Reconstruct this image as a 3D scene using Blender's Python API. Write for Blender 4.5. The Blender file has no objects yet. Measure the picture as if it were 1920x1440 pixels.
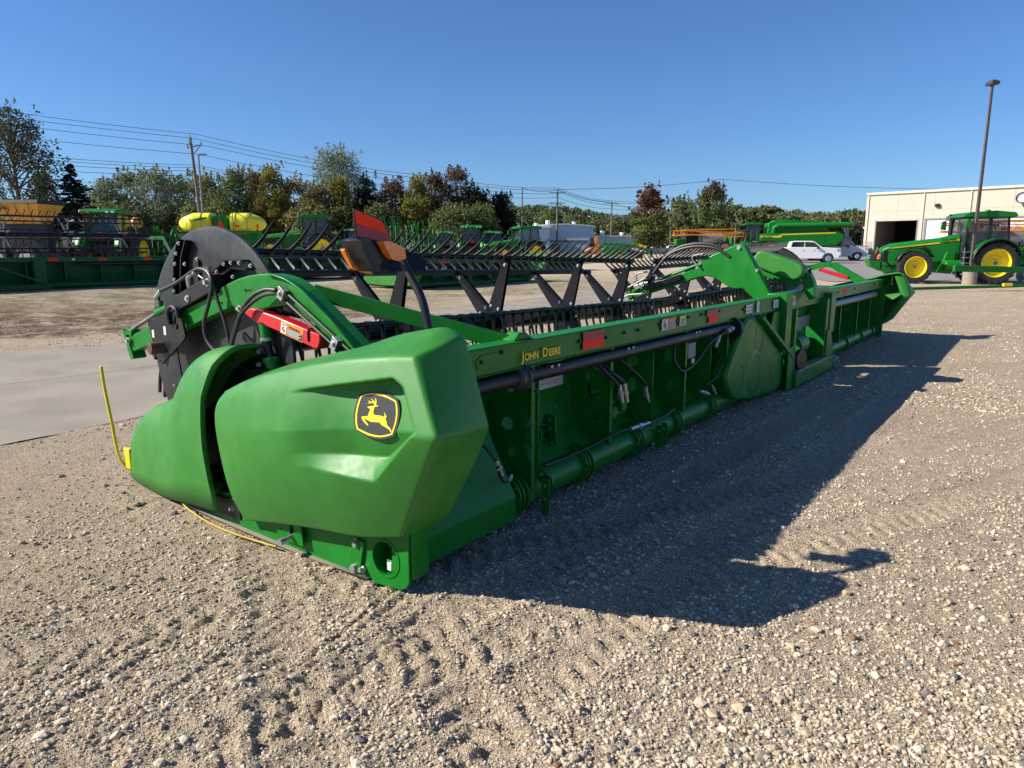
import bpy, math, random
import numpy as np
from mathutils import Vector, Matrix
R = math.radians
scene = bpy.context.scene
col = scene.collection
random.seed(7)
rng = np.random.default_rng(11)

# ------------------------------------------------------------------ camera, sky, sun, exposure
CAM_H = 1.7
cam = bpy.data.cameras.new('camera'); cam_o = bpy.data.objects.new('camera', cam); col.objects.link(cam_o)
cam.sensor_width = 36; cam.lens = 24.975; cam.clip_start = 0.05; cam.clip_end = 5000
cam_o.location = (0, 0, CAM_H); cam_o.rotation_euler = (R(90 - 10.63), 0, 0)
scene.camera = cam_o
SUN_EL, SUN_AZ = 33.3, 184.3         # azimuth of the direction to the sun, measured from +X towards +Y
sd = Vector((math.cos(R(SUN_EL)) * math.cos(R(SUN_AZ)), math.cos(R(SUN_EL)) * math.sin(R(SUN_AZ)), math.sin(R(SUN_EL))))
world = bpy.data.worlds.new('World'); scene.world = world; world.use_nodes = True
wn = world.node_tree
sky = wn.nodes.new('ShaderNodeTexSky'); sky.sky_type = 'NISHITA'; sky.sun_disc = False
sky.sun_elevation = R(SUN_EL); sky.sun_rotation = R(90 - SUN_AZ)
sky.air_density = 1.0; sky.dust_density = 0.25; sky.ozone_density = 4.0; sky.altitude = 200
bgn = wn.nodes['Background']; bgn.inputs[1].default_value = 0.05
tint = wn.nodes.new('ShaderNodeMix'); tint.data_type = 'RGBA'; tint.blend_type = 'MULTIPLY'; tint.inputs[0].default_value = 1.0; tint.inputs[7].default_value = (0.90, 1.22, 1.66, 1)
wn.links.new(sky.outputs[0], tint.inputs[6]); wn.links.new(tint.outputs[2], bgn.inputs[0])
sl = bpy.data.lights.new('sun', 'SUN'); sl.energy = 5.0; sl.angle = R(0.55); sl.color = (1.0, 0.93, 0.83)
so = bpy.data.objects.new('sun', sl); col.objects.link(so)
so.rotation_euler = (-sd).to_track_quat('-Z', 'Y').to_euler()
scene.view_settings.view_transform = 'Standard'; scene.view_settings.look = 'None'
scene.view_settings.gamma = 1.0; scene.view_settings.exposure = 0.70

# ------------------------------------------------------------------ materials
def mat(name, c, rough=0.5, metal=0.0, var=0.12, vs=6.0, bump=0.0, bs=60.0, dust=0.0, coat=0.0, island=0.0, spec=0.5, c2=None, alpha=1.0, emit=None, scr=0.0):
    m = bpy.data.materials.new(name); m.use_nodes = True
    nt = m.node_tree; N = nt.nodes; L = nt.links; b = N['Principled BSDF']
    b.inputs['Roughness'].default_value = rough; b.inputs['Metallic'].default_value = metal
    b.inputs['Coat Weight'].default_value = coat; b.inputs['Coat Roughness'].default_value = 0.12
    b.inputs['Specular IOR Level'].default_value = spec
    tc = N.new('ShaderNodeTexCoord')
    nz = N.new('ShaderNodeTexNoise'); nz.inputs['Scale'].default_value = vs; nz.inputs['Detail'].default_value = 6
    L.new(tc.outputs['Object'], nz.inputs['Vector'])
    ramp = N.new('ShaderNodeMapRange'); ramp.inputs[1].default_value = 0.3; ramp.inputs[2].default_value = 0.7
    L.new(nz.outputs['Fac'], ramp.inputs[0])
    mx = N.new('ShaderNodeMix'); mx.data_type = 'RGBA'
    if c2 is None:
        lo = tuple(x * (1 - var) for x in c); hi = tuple(min(1, x * (1 + var)) for x in c)
    else: lo, hi = c, c2
    mx.inputs[6].default_value = (*lo, 1); mx.inputs[7].default_value = (*hi, 1)
    L.new(ramp.outputs[0], mx.inputs[0]); out = mx.outputs[2]
    if island > 0:
        g = N.new('ShaderNodeNewGeometry'); hs = N.new('ShaderNodeHueSaturation')
        mr = N.new('ShaderNodeMapRange'); mr.inputs[3].default_value = 1 - island; mr.inputs[4].default_value = 1 + island
        L.new(g.outputs['Random Per Island'], mr.inputs[0]); L.new(mr.outputs[0], hs.inputs['Value'])
        L.new(out, hs.inputs['Color']); out = hs.outputs[0]
    if dust > 0:
        n2 = N.new('ShaderNodeTexNoise'); n2.inputs['Scale'].default_value = 3.0; n2.inputs['Detail'].default_value = 9; n2.inputs['Roughness'].default_value = 0.7
        L.new(tc.outputs['Object'], n2.inputs['Vector'])
        r2 = N.new('ShaderNodeMapRange'); r2.inputs[1].default_value = 0.45; r2.inputs[2].default_value = 0.8; r2.inputs[4].default_value = dust
        L.new(n2.outputs['Fac'], r2.inputs[0])
        m2 = N.new('ShaderNodeMix'); m2.data_type = 'RGBA'; m2.inputs[7].default_value = (0.30, 0.25, 0.18, 1)
        L.new(r2.outputs[0], m2.inputs[0]); L.new(out, m2.inputs[6]); out = m2.outputs[2]
        r3 = N.new('ShaderNodeMapRange'); r3.inputs[1].default_value = 0.35; r3.inputs[2].default_value = 0.75
        r3.inputs[3].default_value = rough * 0.85; r3.inputs[4].default_value = min(1, rough + 0.25)
        L.new(n2.outputs['Fac'], r3.inputs[0]); L.new(r3.outputs[0], b.inputs['Roughness'])
    if scr > 0:
        for k_, (sx_, sy_, sz_) in enumerate(((3, 9, 150), (3, 120, 14), (60, 30, 190))):
            mp = N.new('ShaderNodeMapping'); mp.inputs['Scale'].default_value = (sx_, sy_, sz_); mp.inputs['Rotation'].default_value = (.35 + k_ * .5, .2 * k_, .1)
            ns = N.new('ShaderNodeTexNoise'); ns.inputs['Scale'].default_value = 1.0; ns.inputs['Detail'].default_value = 2
            L.new(tc.outputs['Object'], mp.inputs['Vector']); L.new(mp.outputs[0], ns.inputs['Vector'])
            rs_ = N.new('ShaderNodeMapRange'); rs_.inputs[1].default_value = 0.73; rs_.inputs[2].default_value = 0.80; rs_.inputs[4].default_value = scr; L.new(ns.outputs['Fac'], rs_.inputs[0])
            ms = N.new('ShaderNodeMix'); ms.data_type = 'RGBA'; ms.inputs[7].default_value = (0.28, 0.36, 0.22, 1); L.new(rs_.outputs[0], ms.inputs[0]); L.new(out, ms.inputs[6]); out = ms.outputs[2]
    L.new(out, b.inputs['Base Color'])
    if bump > 0:
        n3 = N.new('ShaderNodeTexNoise'); n3.inputs['Scale'].default_value = bs; n3.inputs['Detail'].default_value = 4
        L.new(tc.outputs['Object'], n3.inputs['Vector'])
        bp = N.new('ShaderNodeBump'); bp.inputs['Strength'].default_value = bump; bp.inputs['Distance'].default_value = 0.01
        L.new(n3.outputs['Fac'], bp.inputs['Height']); L.new(bp.outputs[0], b.inputs['Normal'])
    if alpha < 1: b.inputs['Alpha'].default_value = alpha
    if emit: b.inputs['Emission Color'].default_value = (*emit, 1); b.inputs['Emission Strength'].default_value = 1
    return m
GREEN = mat('green_paint', (0.006, 0.168, 0.015), 0.36, var=0.08, dust=0.02, coat=0.04, spec=0.30)
PLAST = mat('green_moulded_plastic', (0.032, 0.195, 0.026), 0.42, var=0.06, bump=0.08, bs=420, dust=0.05, spec=0.36, scr=0.30)
SHADEGREEN = mat('shade_darkened_green_paint', (0.005, 0.085, 0.018), 0.5, var=.2, dust=.08, spec=.3)  # same green paint, darkened so the parked headers look shaded
BLACK = mat('black_paint', (0.011, 0.011, 0.012), 0.36, var=0.2, dust=0.02, spec=.4)
BLKPL = mat('black_plastic_sheet', (0.016, 0.017, 0.019), 0.42, var=0.2, dust=0.07, bump=0.05, bs=200, scr=.12)
NAVY = mat('reel_black_paint', (0.007, 0.007, 0.011), 0.30, var=0.2, spec=.35)
TINE = mat('black_nylon', (0.010, 0.010, 0.011), 0.38, var=0.2, spec=.35)
RUBBER = mat('rubber', (0.022, 0.021, 0.021), 0.75, var=0.25, bump=0.2, bs=40)
HOSE = mat('rubber_hose', (0.018, 0.018, 0.018), 0.5, var=0.1)
STEEL = mat('zinc_plated_steel', (0.46, 0.46, 0.44), 0.42, metal=0.7, var=0.15)
WORN = mat('worn_bare_steel', (0.20, 0.19, 0.17), 0.45, metal=0.7, var=0.4, dust=0.4)
RED = mat('red_paint', (0.55, 0.012, 0.02), 0.35, var=0.08, coat=0.2)
REFL = mat('red_orange_reflector', (1.0, 0.045, 0.012), 0.5, var=0.02, spec=.15)
REFLR = mat('dark_red_reflector', (0.36, 0.018, 0.035), 0.45, var=0.08)
LEMON = mat('lemon_yellow_tank', (0.85, 0.76, 0.03), 0.45, var=.04)
YELL = mat('yellow_paint', (0.75, 0.56, 0.015), 0.40, var=0.06, dust=0.05)
JYEL = mat('wheel_yellow_paint', (0.80, 0.62, 0.01), 0.38, var=0.05)
ORAN = mat('orange_paint', (0.75, 0.26, 0.02), 0.42, var=0.08)
AMBER = mat('amber_lens', (0.85, 0.20, 0.02), 0.18, var=0.15, vs=40, coat=0.6)
WHITE = mat('white_paint', (0.78, 0.78, 0.77), 0.30, var=0.03, coat=0.4)
LABEL = mat('label_white', (0.62, 0.62, 0.60), 0.5, var=0.03)
LABOR = mat('label_orange', (0.80, 0.22, 0.02), 0.5, var=0.03)
LABYE = mat('label_yellow', (0.75, 0.60, 0.05), 0.5, var=0.03)
INK = mat('label_black_print', (0.015, 0.015, 0.015), 0.5, var=0.02)
GREY = mat('grey_metal', (0.22, 0.22, 0.22), 0.5, var=0.1, metal=0.2)
CHROME = mat('chrome', (0.75, 0.75, 0.76), 0.15, metal=1.0, var=0.05)
GLASS = mat('tinted_glass', (0.035, 0.05, 0.055), 0.06, var=0.1, spec=0.8, alpha=0.55)
DGLASS = mat('dark_glass', (0.012, 0.016, 0.02), 0.06, var=0.1, spec=0.8)
WOOD = mat('weathered_pole_wood', (0.17, 0.14, 0.11), 0.85, var=0.25, bump=0.4, bs=25)
SEAT = mat('cab_interior', (0.05, 0.05, 0.045), 0.8)
BELT = mat('draper_belt', (0.014, 0.014, 0.014), 0.7)

# ------------------------------------------------------------------ mesh builder
SPLIT = dict(hose_fittings='hose_fitting', disc_brackets='disc_bracket', disc_bolts='bolt', steel_pipes='steel_pipe', skid_bolts='bolt', divider_bolts='bolt', hoses='hose', hydraulic_hoses='hydraulic_hose',
    beam_holes='bolt_hole', arm_bolts='bolt', arm_holes='bolt_hole', slide_bolts='bolt', slide_stickers='sticker', hose_clamps='hose_clamp', bracket_bolts='bolt', sheet_slots='slot', posts='centre_post', top_beams='top_beam',
    lamps='roof_lamp', windows='window', handles='door_handle', reflectors='reflector', discs='disc_blade', insulators='insulator', tubes='drive_tube', fittings='hydraulics', frames_='cab_frame', roof_vents='roof_vent', pane='cab_window', post_frames='door_frame', rails='hand_rail', ribs='rib', flange_holes='bolt_hole', tank_rings='flange_ring')
class G:
    def __init__(s): s.v = []; s.f = []; s.mi = []; s.cur = 0
    def add(s, vs, fs):
        n = len(s.v); s.v += [tuple(p) for p in vs]; s.f += [tuple(i + n for i in f) for f in fs]; s.mi += [s.cur] * len(fs); return s
    def mtl(s, i): s.cur = i; return s
    def box(s, c, d, rot=None):
        x, y, z = d[0] / 2, d[1] / 2, d[2] / 2
        P = [Vector(p) for p in ((-x,-y,-z),(x,-y,-z),(x,y,-z),(-x,y,-z),(-x,-y,z),(x,-y,z),(x,y,z),(-x,y,z))]
        if rot is not None: P = [rot @ p for p in P]
        c = Vector(c)
        return s.add([p + c for p in P], [(0,3,2,1),(4,5,6,7),(0,1,5,4),(1,2,6,5),(2,3,7,6),(3,0,4,7)])
    def bx(s, x0, x1, y0, y1, z0, z1): return s.box(((x0+x1)/2, (y0+y1)/2, (z0+z1)/2), (x1-x0, y1-y0, z1-z0))
    def frame(s, a, b, up=(0, 0, 1)):
        d = (Vector(b) - Vector(a)); L = d.length; d.normalize(); u = Vector(up)
        if abs(d.dot(u)) > 0.98: u = Vector((0, 1, 0))
        r = d.cross(u).normalized(); w = r.cross(d)
        return d, r, w, L
    def bar(s, a, b, w, h, up=(0, 0, 1)):
        d, r, n, L = s.frame(a, b, up); M = Matrix((d, r, n)).transposed()
        return s.box((Vector(a) + Vector(b)) / 2, (L, w, h), M)
    def cyl(s, a, b, r0, r1=None, n=14, cap=True):
        if r1 is None: r1 = r0
        a = Vector(a); b = Vector(b); d, r, w, L = s.frame(a, b)
        P = []
        for k in range(n):
            t = 2 * math.pi * k / n; o = r * math.cos(t) + w * math.sin(t)
            P.append(a + o * r0)
        for k in range(n):
            t = 2 * math.pi * k / n; o = r * math.cos(t) + w * math.sin(t)
            P.append(b + o * r1)
        F = [(k, (k+1) % n, n + (k+1) % n, n + k) for k in range(n)]
        if cap: F += [tuple(range(n - 1, -1, -1)), tuple(range(n, 2 * n))]
        return s.add(P, F)
    def tube(s, path, r, n=8, close=False):
        path = [Vector(p) for p in path]; P = []; m = len(path); prev = None
        for i, p in enumerate(path):
            d = (path[min(i+1, m-1)] - path[max(i-1, 0)]).normalized()
            if prev is None:
                u = Vector((0, 0, 1)) if abs(d.z) < 0.9 else Vector((0, 1, 0)); a = d.cross(u).normalized()
            else: a = (prev - d * prev.dot(d)).normalized()
            prev = a; b = d.cross(a); rr = r[i] if isinstance(r, (list, tuple)) else r
            for k in range(n):
                t = 2 * math.pi * k / n; P.append(p + (a * math.cos(t) + b * math.sin(t)) * rr)
        F = [(i*n+k, i*n+(k+1) % n, (i+1)*n+(k+1) % n, (i+1)*n+k) for i in range(m-1) for k in range(n)]
        F += [tuple(range(n-1, -1, -1)), tuple(range((m-1)*n, m*n))]
        return s.add(P, F)
    def prism(s, poly, ax, a, b):
        f = {'x': lambda p, q: (q, p[0], p[1]), 'y': lambda p, q: (p[0], q, p[1]), 'z': lambda p, q: (p[0], p[1], q)}[ax]
        n = len(poly); P = [f(p, a) for p in poly] + [f(p, b) for p in poly]
        return s.add(P, [(k, (k+1) % n, n+(k+1) % n, n+k) for k in range(n)] + [tuple(range(n-1, -1, -1)), tuple(range(n, 2*n))])
    def lathe(s, prof, a, d, n=28):      # prof: (radius, offset along d)
        a = Vector(a); d, r, w, L = s.frame(a, a + Vector(d)); P = []
        for (rr, o) in prof:
            for k in range(n):
                t = 2 * math.pi * k / n; P.append(a + d * o + (r * math.cos(t) + w * math.sin(t)) * rr)
        m = len(prof)
        return s.add(P, [(i*n+k, i*n+(k+1) % n, (i+1)*n+(k+1) % n, (i+1)*n+k) for i in range(m-1) for k in range(n)])
    def grid(s, pts, flip=False):
        h = len(pts); w = len(pts[0]); P = [p for row in pts for p in row]
        F = [(i*w+j, i*w+j+1, (i+1)*w+j+1, (i+1)*w+j) for i in range(h-1) for j in range(w-1)]
        if flip: F = [f[::-1] for f in F]
        return s.add(P, F)
    def sph(s, c, r, n=12, m=8):
        if not isinstance(r, (tuple, list)): r = (r, r, r)
        pts = [[(c[0]+r[0]*math.sin(math.pi*i/m)*math.cos(2*math.pi*j/n), c[1]+r[1]*math.sin(math.pi*i/m)*math.sin(2*math.pi*j/n), c[2]+r[2]*math.cos(math.pi*i/m)) for j in range(n+1)] for i in range(m+1)]
        return s.grid(pts, True)
    def bolt(s, p, d, r=0.012, h=0.012):
        p = Vector(p); d = Vector(d).normalized()
        s.cyl(p, p + d * h * 0.25, r * 1.5, n=12); return s.cyl(p + d * h * 0.25, p + d * h, r, r * 0.95, n=6)
    def islands(s):
        par = list(range(len(s.v)))
        def find(a):
            while par[a] != a: par[a] = par[par[a]]; a = par[a]
            return a
        for f in s.f:
            a = find(f[0])
            for q in f[1:]: par[find(q)] = a
        gr = {}
        for i in range(len(s.v)): gr.setdefault(find(i), []).append(i)
        it = []
        for vs in gr.values():
            P = np.array([s.v[i] for i in vs]); it.append([set(vs), P.min(0) - .002, P.max(0) + .002])
        ch = True
        while ch:
            ch = False
            for a in range(len(it)):
                for b in range(len(it) - 1, a, -1):
                    if (it[a][1] <= it[b][2]).all() and (it[b][1] <= it[a][2]).all():
                        it[a][0] |= it[b][0]; it[a][1] = np.minimum(it[a][1], it[b][1]); it[a][2] = np.maximum(it[a][2], it[b][2]); del it[b]; ch = True
        out = []
        for vs, _, _ in it:
            o = G(); idx = {v: k for k, v in enumerate(sorted(vs))}; o.v = [s.v[v] for v in sorted(vs)]
            for f, m in zip(s.f, s.mi):
                if f[0] in vs: o.f.append(tuple(idx[q] for q in f)); o.mi.append(m)
            out.append(o)
        return out
    def build(s, name, mats, parent=None, smooth=True, bevel=0.0, ang=35, seg=2, sub=0, solid=0.0):
        if SPLIT.get(name, name) != name:
            r = None
            for o in s.islands(): r = o.build(SPLIT[name], mats, parent, smooth, bevel, ang, seg, sub, solid)
            return r
        me = bpy.data.meshes.new(name); me.from_pydata(s.v, [], s.f)
        if not isinstance(mats, (list, tuple)): mats = [mats]
        for m in mats: me.materials.append(m)
        if len(mats) > 1: me.polygons.foreach_set('material_index', s.mi)
        me.validate(); me.update()
        if smooth:
            me.polygons.foreach_set('use_smooth', [True] * len(me.polygons))
            if not sub: me.set_sharp_from_angle(angle=R(ang))
        o = bpy.data.objects.new(name, me); col.objects.link(o)
        if parent: o.parent = parent
        if solid: md = o.modifiers.new('solid', 'SOLIDIFY'); md.thickness = solid; md.offset = 0
        if bevel: md = o.modifiers.new('bevel', 'BEVEL'); md.width = bevel; md.segments = seg; md.limit_method = 'ANGLE'; md.angle_limit = R(40); md.harden_normals = False
        if sub: md = o.modifiers.new('sub', 'SUBSURF'); md.levels = sub; md.render_levels = sub
        return o

def tag(o, label=None, cat=None, group=None, kind=None):
    if label: o['label'] = label
    if cat: o['category'] = cat
    if group: o['group'] = group
    if kind: o['kind'] = kind
    return o
def thing(name, label, cat, loc=(0, 0, 0), rz=0.0, group=None, parent=None):
    o = bpy.data.objects.new(name, None); o.empty_display_size = 0.3; col.objects.link(o)
    o.location = loc; o.rotation_euler = (0, 0, rz); return tag(o, label, cat, group)
KIDS = {}
def copy_tree(o, parent=None):
    c = o.copy(); col.objects.link(c)
    if parent is not None:
        c.parent = parent
        for k in ('category', 'group', 'label'):
            if k in c and k != 'label': del c[k]
    for ch in [x for x in bpy.data.objects if x.parent == o]: copy_tree(ch, c)
    return c
def plate(name, outer, holes, th, mt, parent, tf, round_=0):
    """flat plate with real holes: outer/holes in 2D, tf maps (a, b, c) to 3D"""
    cu = bpy.data.curves.new(name, 'CURVE'); cu.dimensions = '2D'; cu.fill_mode = 'BOTH'; cu.extrude = th / 2
    for poly in [outer] + holes:
        sp = cu.splines.new('POLY'); sp.points.add(len(poly) - 1); sp.use_cyclic_u = True
        for i, p in enumerate(poly): sp.points[i].co = (p[0], p[1], 0, 1)
    tmp = bpy.data.objects.new('tmp', cu); col.objects.link(tmp)
    me = bpy.data.meshes.new_from_object(tmp.evaluated_get(bpy.context.evaluated_depsgraph_get()))
    bpy.data.objects.remove(tmp); bpy.data.curves.remove(cu)
    for v in me.vertices: v.co = tf(v.co.x, v.co.y, v.co.z)
    me.materials.clear(); me.materials.append(mt)
    me.name = name; o = bpy.data.objects.new(name, me); col.objects.link(o); o.parent = parent
    return o
def circ(cx, cy, r, n=20, r2=None, a=0):
    r2 = r2 or r; out = []
    for k in range(n):
        t = 2 * math.pi * k / n; x, y = r * math.cos(t), r2 * math.sin(t)
        out.append((cx + x * math.cos(a) - y * math.sin(a), cy + x * math.sin(a) + y * math.cos(a)))
    return out
def rounded(poly, r, n=5):
    out = []; m = len(poly)
    for i in range(m):
        p = Vector(poly[i]); a = Vector(poly[i-1]) - p; b = Vector(poly[(i+1) % m]) - p
        rr = min(r, a.length * 0.45, b.length * 0.45); a = p + a.normalized() * rr; b = p + b.normalized() * rr
        for k in range(n + 1):
            t = k / n; q = a * (1-t)**2 + p * 2*t*(1-t) + b * t*t; out.append((q.x, q.y))
    return out
def spline(pts, n=8):
    pts = [Vector(p) for p in pts]; out = []
    for i in range(len(pts) - 1):
        p0 = pts[max(i-1, 0)]; p1 = pts[i]; p2 = pts[i+1]; p3 = pts[min(i+2, len(pts)-1)]
        for k in range(n):
            t = k / n
            out.append(0.5 * ((2*p1) + (p2-p0)*t + (2*p0-5*p1+4*p2-p3)*t*t + (3*p1-p0-3*p2+p3)*t**3))
    out.append(pts[-1]); return out
def lettering(name, txt, size, mt, parent, origin, xdir, ydir, scale_x=1.0, th=0.0015, bold=0.0):
    cu = bpy.data.curves.new(name, 'FONT'); cu.body = txt; cu.size = size; cu.extrude = th; cu.resolution_u = 3; cu.offset = bold
    tmp = bpy.data.objects.new('tmp', cu); col.objects.link(tmp)
    me = bpy.data.meshes.new_from_object(tmp.evaluated_get(bpy.context.evaluated_depsgraph_get()))
    bpy.data.objects.remove(tmp); bpy.data.curves.remove(cu)
    x = Vector(xdir).normalized(); y = Vector(ydir).normalized(); z = x.cross(y); og = Vector(origin)
    for v in me.vertices: v.co = og + x * v.co.x * scale_x + y * v.co.y + z * v.co.z
    me.materials.clear(); me.materials.append(mt); me.name = name
    o = bpy.data.objects.new(name, me); col.objects.link(o); o.parent = parent
    return o, max(((v.co - og).dot(x) for v in me.vertices), default=0)

# ------------------------------------------------------------------ terrain and ground
def sm(x, a, b):
    t = np.clip((x - a) / (b - a), 0, 1); return t * t * (3 - 2 * t)
def gz(X, Y):
    X = np.asarray(X, float); Y = np.asarray(Y, float)
    yy = np.maximum(Y, 0)
    w = sm(X, 4, 16)
    left = np.minimum(0.0100 * np.maximum(yy - 14, 0), 1.3); right = np.minimum(0.0145 * np.maximum(yy - 25, 0), 1.1)
    return left * (1 - w) + right * w + .22 * sm(-X, 9, 15) * sm(yy, 14, 21)
def gnd(X, Y): return float(gz(X, Y))
def px(x, Y): return (x - 960) * Y / 1355.0      # the X that lies at picture column x at depth Y
def at(x, Y): return (px(x, Y), Y, gnd(px(x, Y), Y))
_tab = rng.random((256, 256))
def vnoise(x, y):
    xi = np.floor(x).astype(int); yi = np.floor(y).astype(int); fx = x - xi; fy = y - yi
    fx = fx*fx*(3-2*fx); fy = fy*fy*(3-2*fy); a = _tab[xi & 255, yi & 255]; b = _tab[(xi+1) & 255, yi & 255]
    c = _tab[xi & 255, (yi+1) & 255]; d = _tab[(xi+1) & 255, (yi+1) & 255]
    return (a*(1-fx)+b*fx)*(1-fy) + (c*(1-fx)+d*fx)*fy
def fbm(x, y, o=4):
    s = 0; a = 0.5
    for k in range(o): s = s + a * (vnoise(x * 2**k + 17*k, y * 2**k + 31*k) - 0.5); a *= 0.5
    return s
TRACKS = ((-0.95, 1.2, 52, 0.15), (-1.45, 1.6, 52, 0.15), (-2.3, 1.6, 30, 0.16), (-3.0, 2.2, 30, 0.16), (0.1, 1.7, 112, 0.14), (-0.5, 1.6, 112, 0.14), (2.6, 2.2, 38, 0.2), (3.9, 2.0, 38, 0.2), (5.5, 7, 62, .22), (6.9, 6.6, 62, .22))
def track(X, Y):
    m = 0
    for (x0, y0, a_, w_) in TRACKS:
        ca, sa = math.cos(R(a_)), math.sin(R(a_)); ac = -(X - x0) * sa + (Y - y0) * ca
        m = np.maximum(m, np.exp(-(ac / w_) ** 4) * np.clip(.35 + 1.6 * fbm(X * .7 + x0 * 3, Y * .7, 2) + .35, 0, 1))
    return m
SLAB_A = [(-7.4, 1.2), (-3.9, 7.1), (1.2, 17.2), (7.2, 29), (9.5, 33.5), (15, 41)]; SLAB_B = [(-16, 7.2), (-7.6, 12.8), (-2.0, 20.3), (5.2, 31), (8.0, 36), (14, 43)]
def seg_dist(x, y, poly):
    d = np.full(x.shape, 1e9); ins = np.zeros(x.shape, bool); n = len(poly)
    for k in range(n):
        x0, y0 = poly[k]; x1, y1 = poly[(k+1) % n]; dx, dy = x1-x0, y1-y0
        t = np.clip(((x-x0)*dx + (y-y0)*dy) / (dx*dx+dy*dy), 0, 1); d = np.minimum(d, np.hypot(x-x0-t*dx, y-y0-t*dy))
        c = ((y0 > y) != (y1 > y)) & (x < (x1-x0)*(y-y0)/(y1-y0+1e-12)+x0); ins ^= c
    return d, ins
def ground_detail(X, Y):
    r = np.hypot(X, Y); f = 1 - sm(r, 9, 22)
    h = 0.020 * fbm(X * 0.9, Y * 0.9, 3) + 0.018 * fbm(X * 5, Y * 5, 4) * f + 0.017 * fbm(X * 22, Y * 22, 4) * f * (1 - sm(r, 4, 8))
    for (x0, y0, a_, w_) in TRACKS:      # tyre tracks: lugs pressed in the loose surface
        ca, sa = math.cos(R(a_)), math.sin(R(a_)); al = (X - x0) * ca + (Y - y0) * sa; ac = -(X - x0) * sa + (Y - y0) * ca
        lug = np.clip(np.sin(al * 2 * math.pi / 0.12 + np.abs(ac) * 26) * 3.2, -1, 1)
        m = np.exp(-(ac / w_) ** 4) * np.clip(.7 + 1.6 * fbm(X * .7 + x0 * 3, Y * .7, 2), 0, 1)
        ridge = np.exp(-((np.abs(ac) - w_ * 1.25) / .04) ** 2)
        rough_ = 1 + 2.2 * fbm(X * 9 + 3, Y * 9, 3)
        h = h - m * (0.008 + 0.008 * lug * rough_ * (1 - sm(r, 4.5, 9))) + ridge * .008 * (1 - sm(r, 9, 14))
    dirt = np.exp(-((X + 9.5) / 7) ** 4) * np.exp(-((Y - 16.5) / 3.8) ** 4)
    h = h + dirt * 0.13 * fbm(X * 2.2, Y * 2.2, 4)
    for (x0, y0) in ((-1.79, 2.5), (-1.66, 2.5), (-1.30, 2.6), (-.83, 2.8), (-.76, 2.8), (-.62, 2.7), (-2.2, 3.0), (-2.5, 4.6), (-1.9, 4.4)):      # scrape marks
        a_ = R(69); ca, sa = math.cos(a_), math.sin(a_); al = (X - x0) * ca + (Y - y0) * sa; ac = -(X - x0) * sa + (Y - y0) * ca + .015 * np.sin(al * 3)
        h = h - .012 * np.exp(-(ac / .013) ** 2) * np.exp(-((al - .25) / .6) ** 4) * np.clip(.6 + 3 * fbm(al * 4 + x0 * 9, ac * 0 + 3.3, 2), 0, 1) + .006 * np.exp(-((ac - .03) / .016) ** 2) * np.exp(-((al - .25) / .6) ** 4)
    d_, i_ = seg_dist(X, Y, SLAB_A + SLAB_B[::-1]); h = h + .010 * np.exp(-(d_ / .25) ** 2) * (.4 + 2.2 * fbm(X * 3, Y * 3, 3)) - np.where(i_, .05 * sm(d_, .02, .30), 0)
    return np.where(r < 60, h, 0)

def cover_mask(X, Y):       # the slab keeps its own level
    return 0
rings = [0.55]
while rings[-1] < 2600: rings.append(rings[-1] * (1.0062 if rings[-1] < 6 else 1.0095 if rings[-1] < 14 else 1.022))
rings = np.array(rings)
front = np.linspace(R(90 - 62), R(90 + 62), 620); back = np.linspace(R(90 + 62), R(360 + 90 - 62), 60)[1:-1]
ang = np.concatenate([front, back]); nA = len(ang); nR = len(rings)
GX = rings[:, None] * np.cos(ang)[None]; GY = rings[:, None] * np.sin(ang)[None]
GZ = gz(GX, GY) + ground_detail(GX, GY)
V = np.stack([GX, GY, GZ], -1).reshape(-1, 3)
i, j = np.meshgrid(np.arange(nR - 1), np.arange(nA), indexing='ij'); j2 = (j + 1) % nA
F = np.stack([i*nA + j, (i+1)*nA + j, (i+1)*nA + j2, i*nA + j2], -1).reshape(-1, 4)
def np_mesh(name, V, F, m, parent=None, smooth=True):
    me = bpy.data.meshes.new(name); k = F.shape[1]
    me.vertices.add(len(V)); me.vertices.foreach_set('co', np.ascontiguousarray(V, dtype=np.float32).ravel())
    me.loops.add(F.size); me.loops.foreach_set('vertex_index', np.ascontiguousarray(F, dtype=np.int32).ravel())
    me.polygons.add(len(F)); me.polygons.foreach_set('loop_start', np.arange(0, F.size, k, dtype=np.int32))
    me.polygons.foreach_set('use_smooth', np.full(len(F), smooth))
    me.update(calc_edges=True); 
    for mm in (m if isinstance(m, (list, tuple)) else [m]): me.materials.append(mm)
    o = bpy.data.objects.new(name, me); col.objects.link(o)
    if parent: o.parent = parent
    return o
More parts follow.
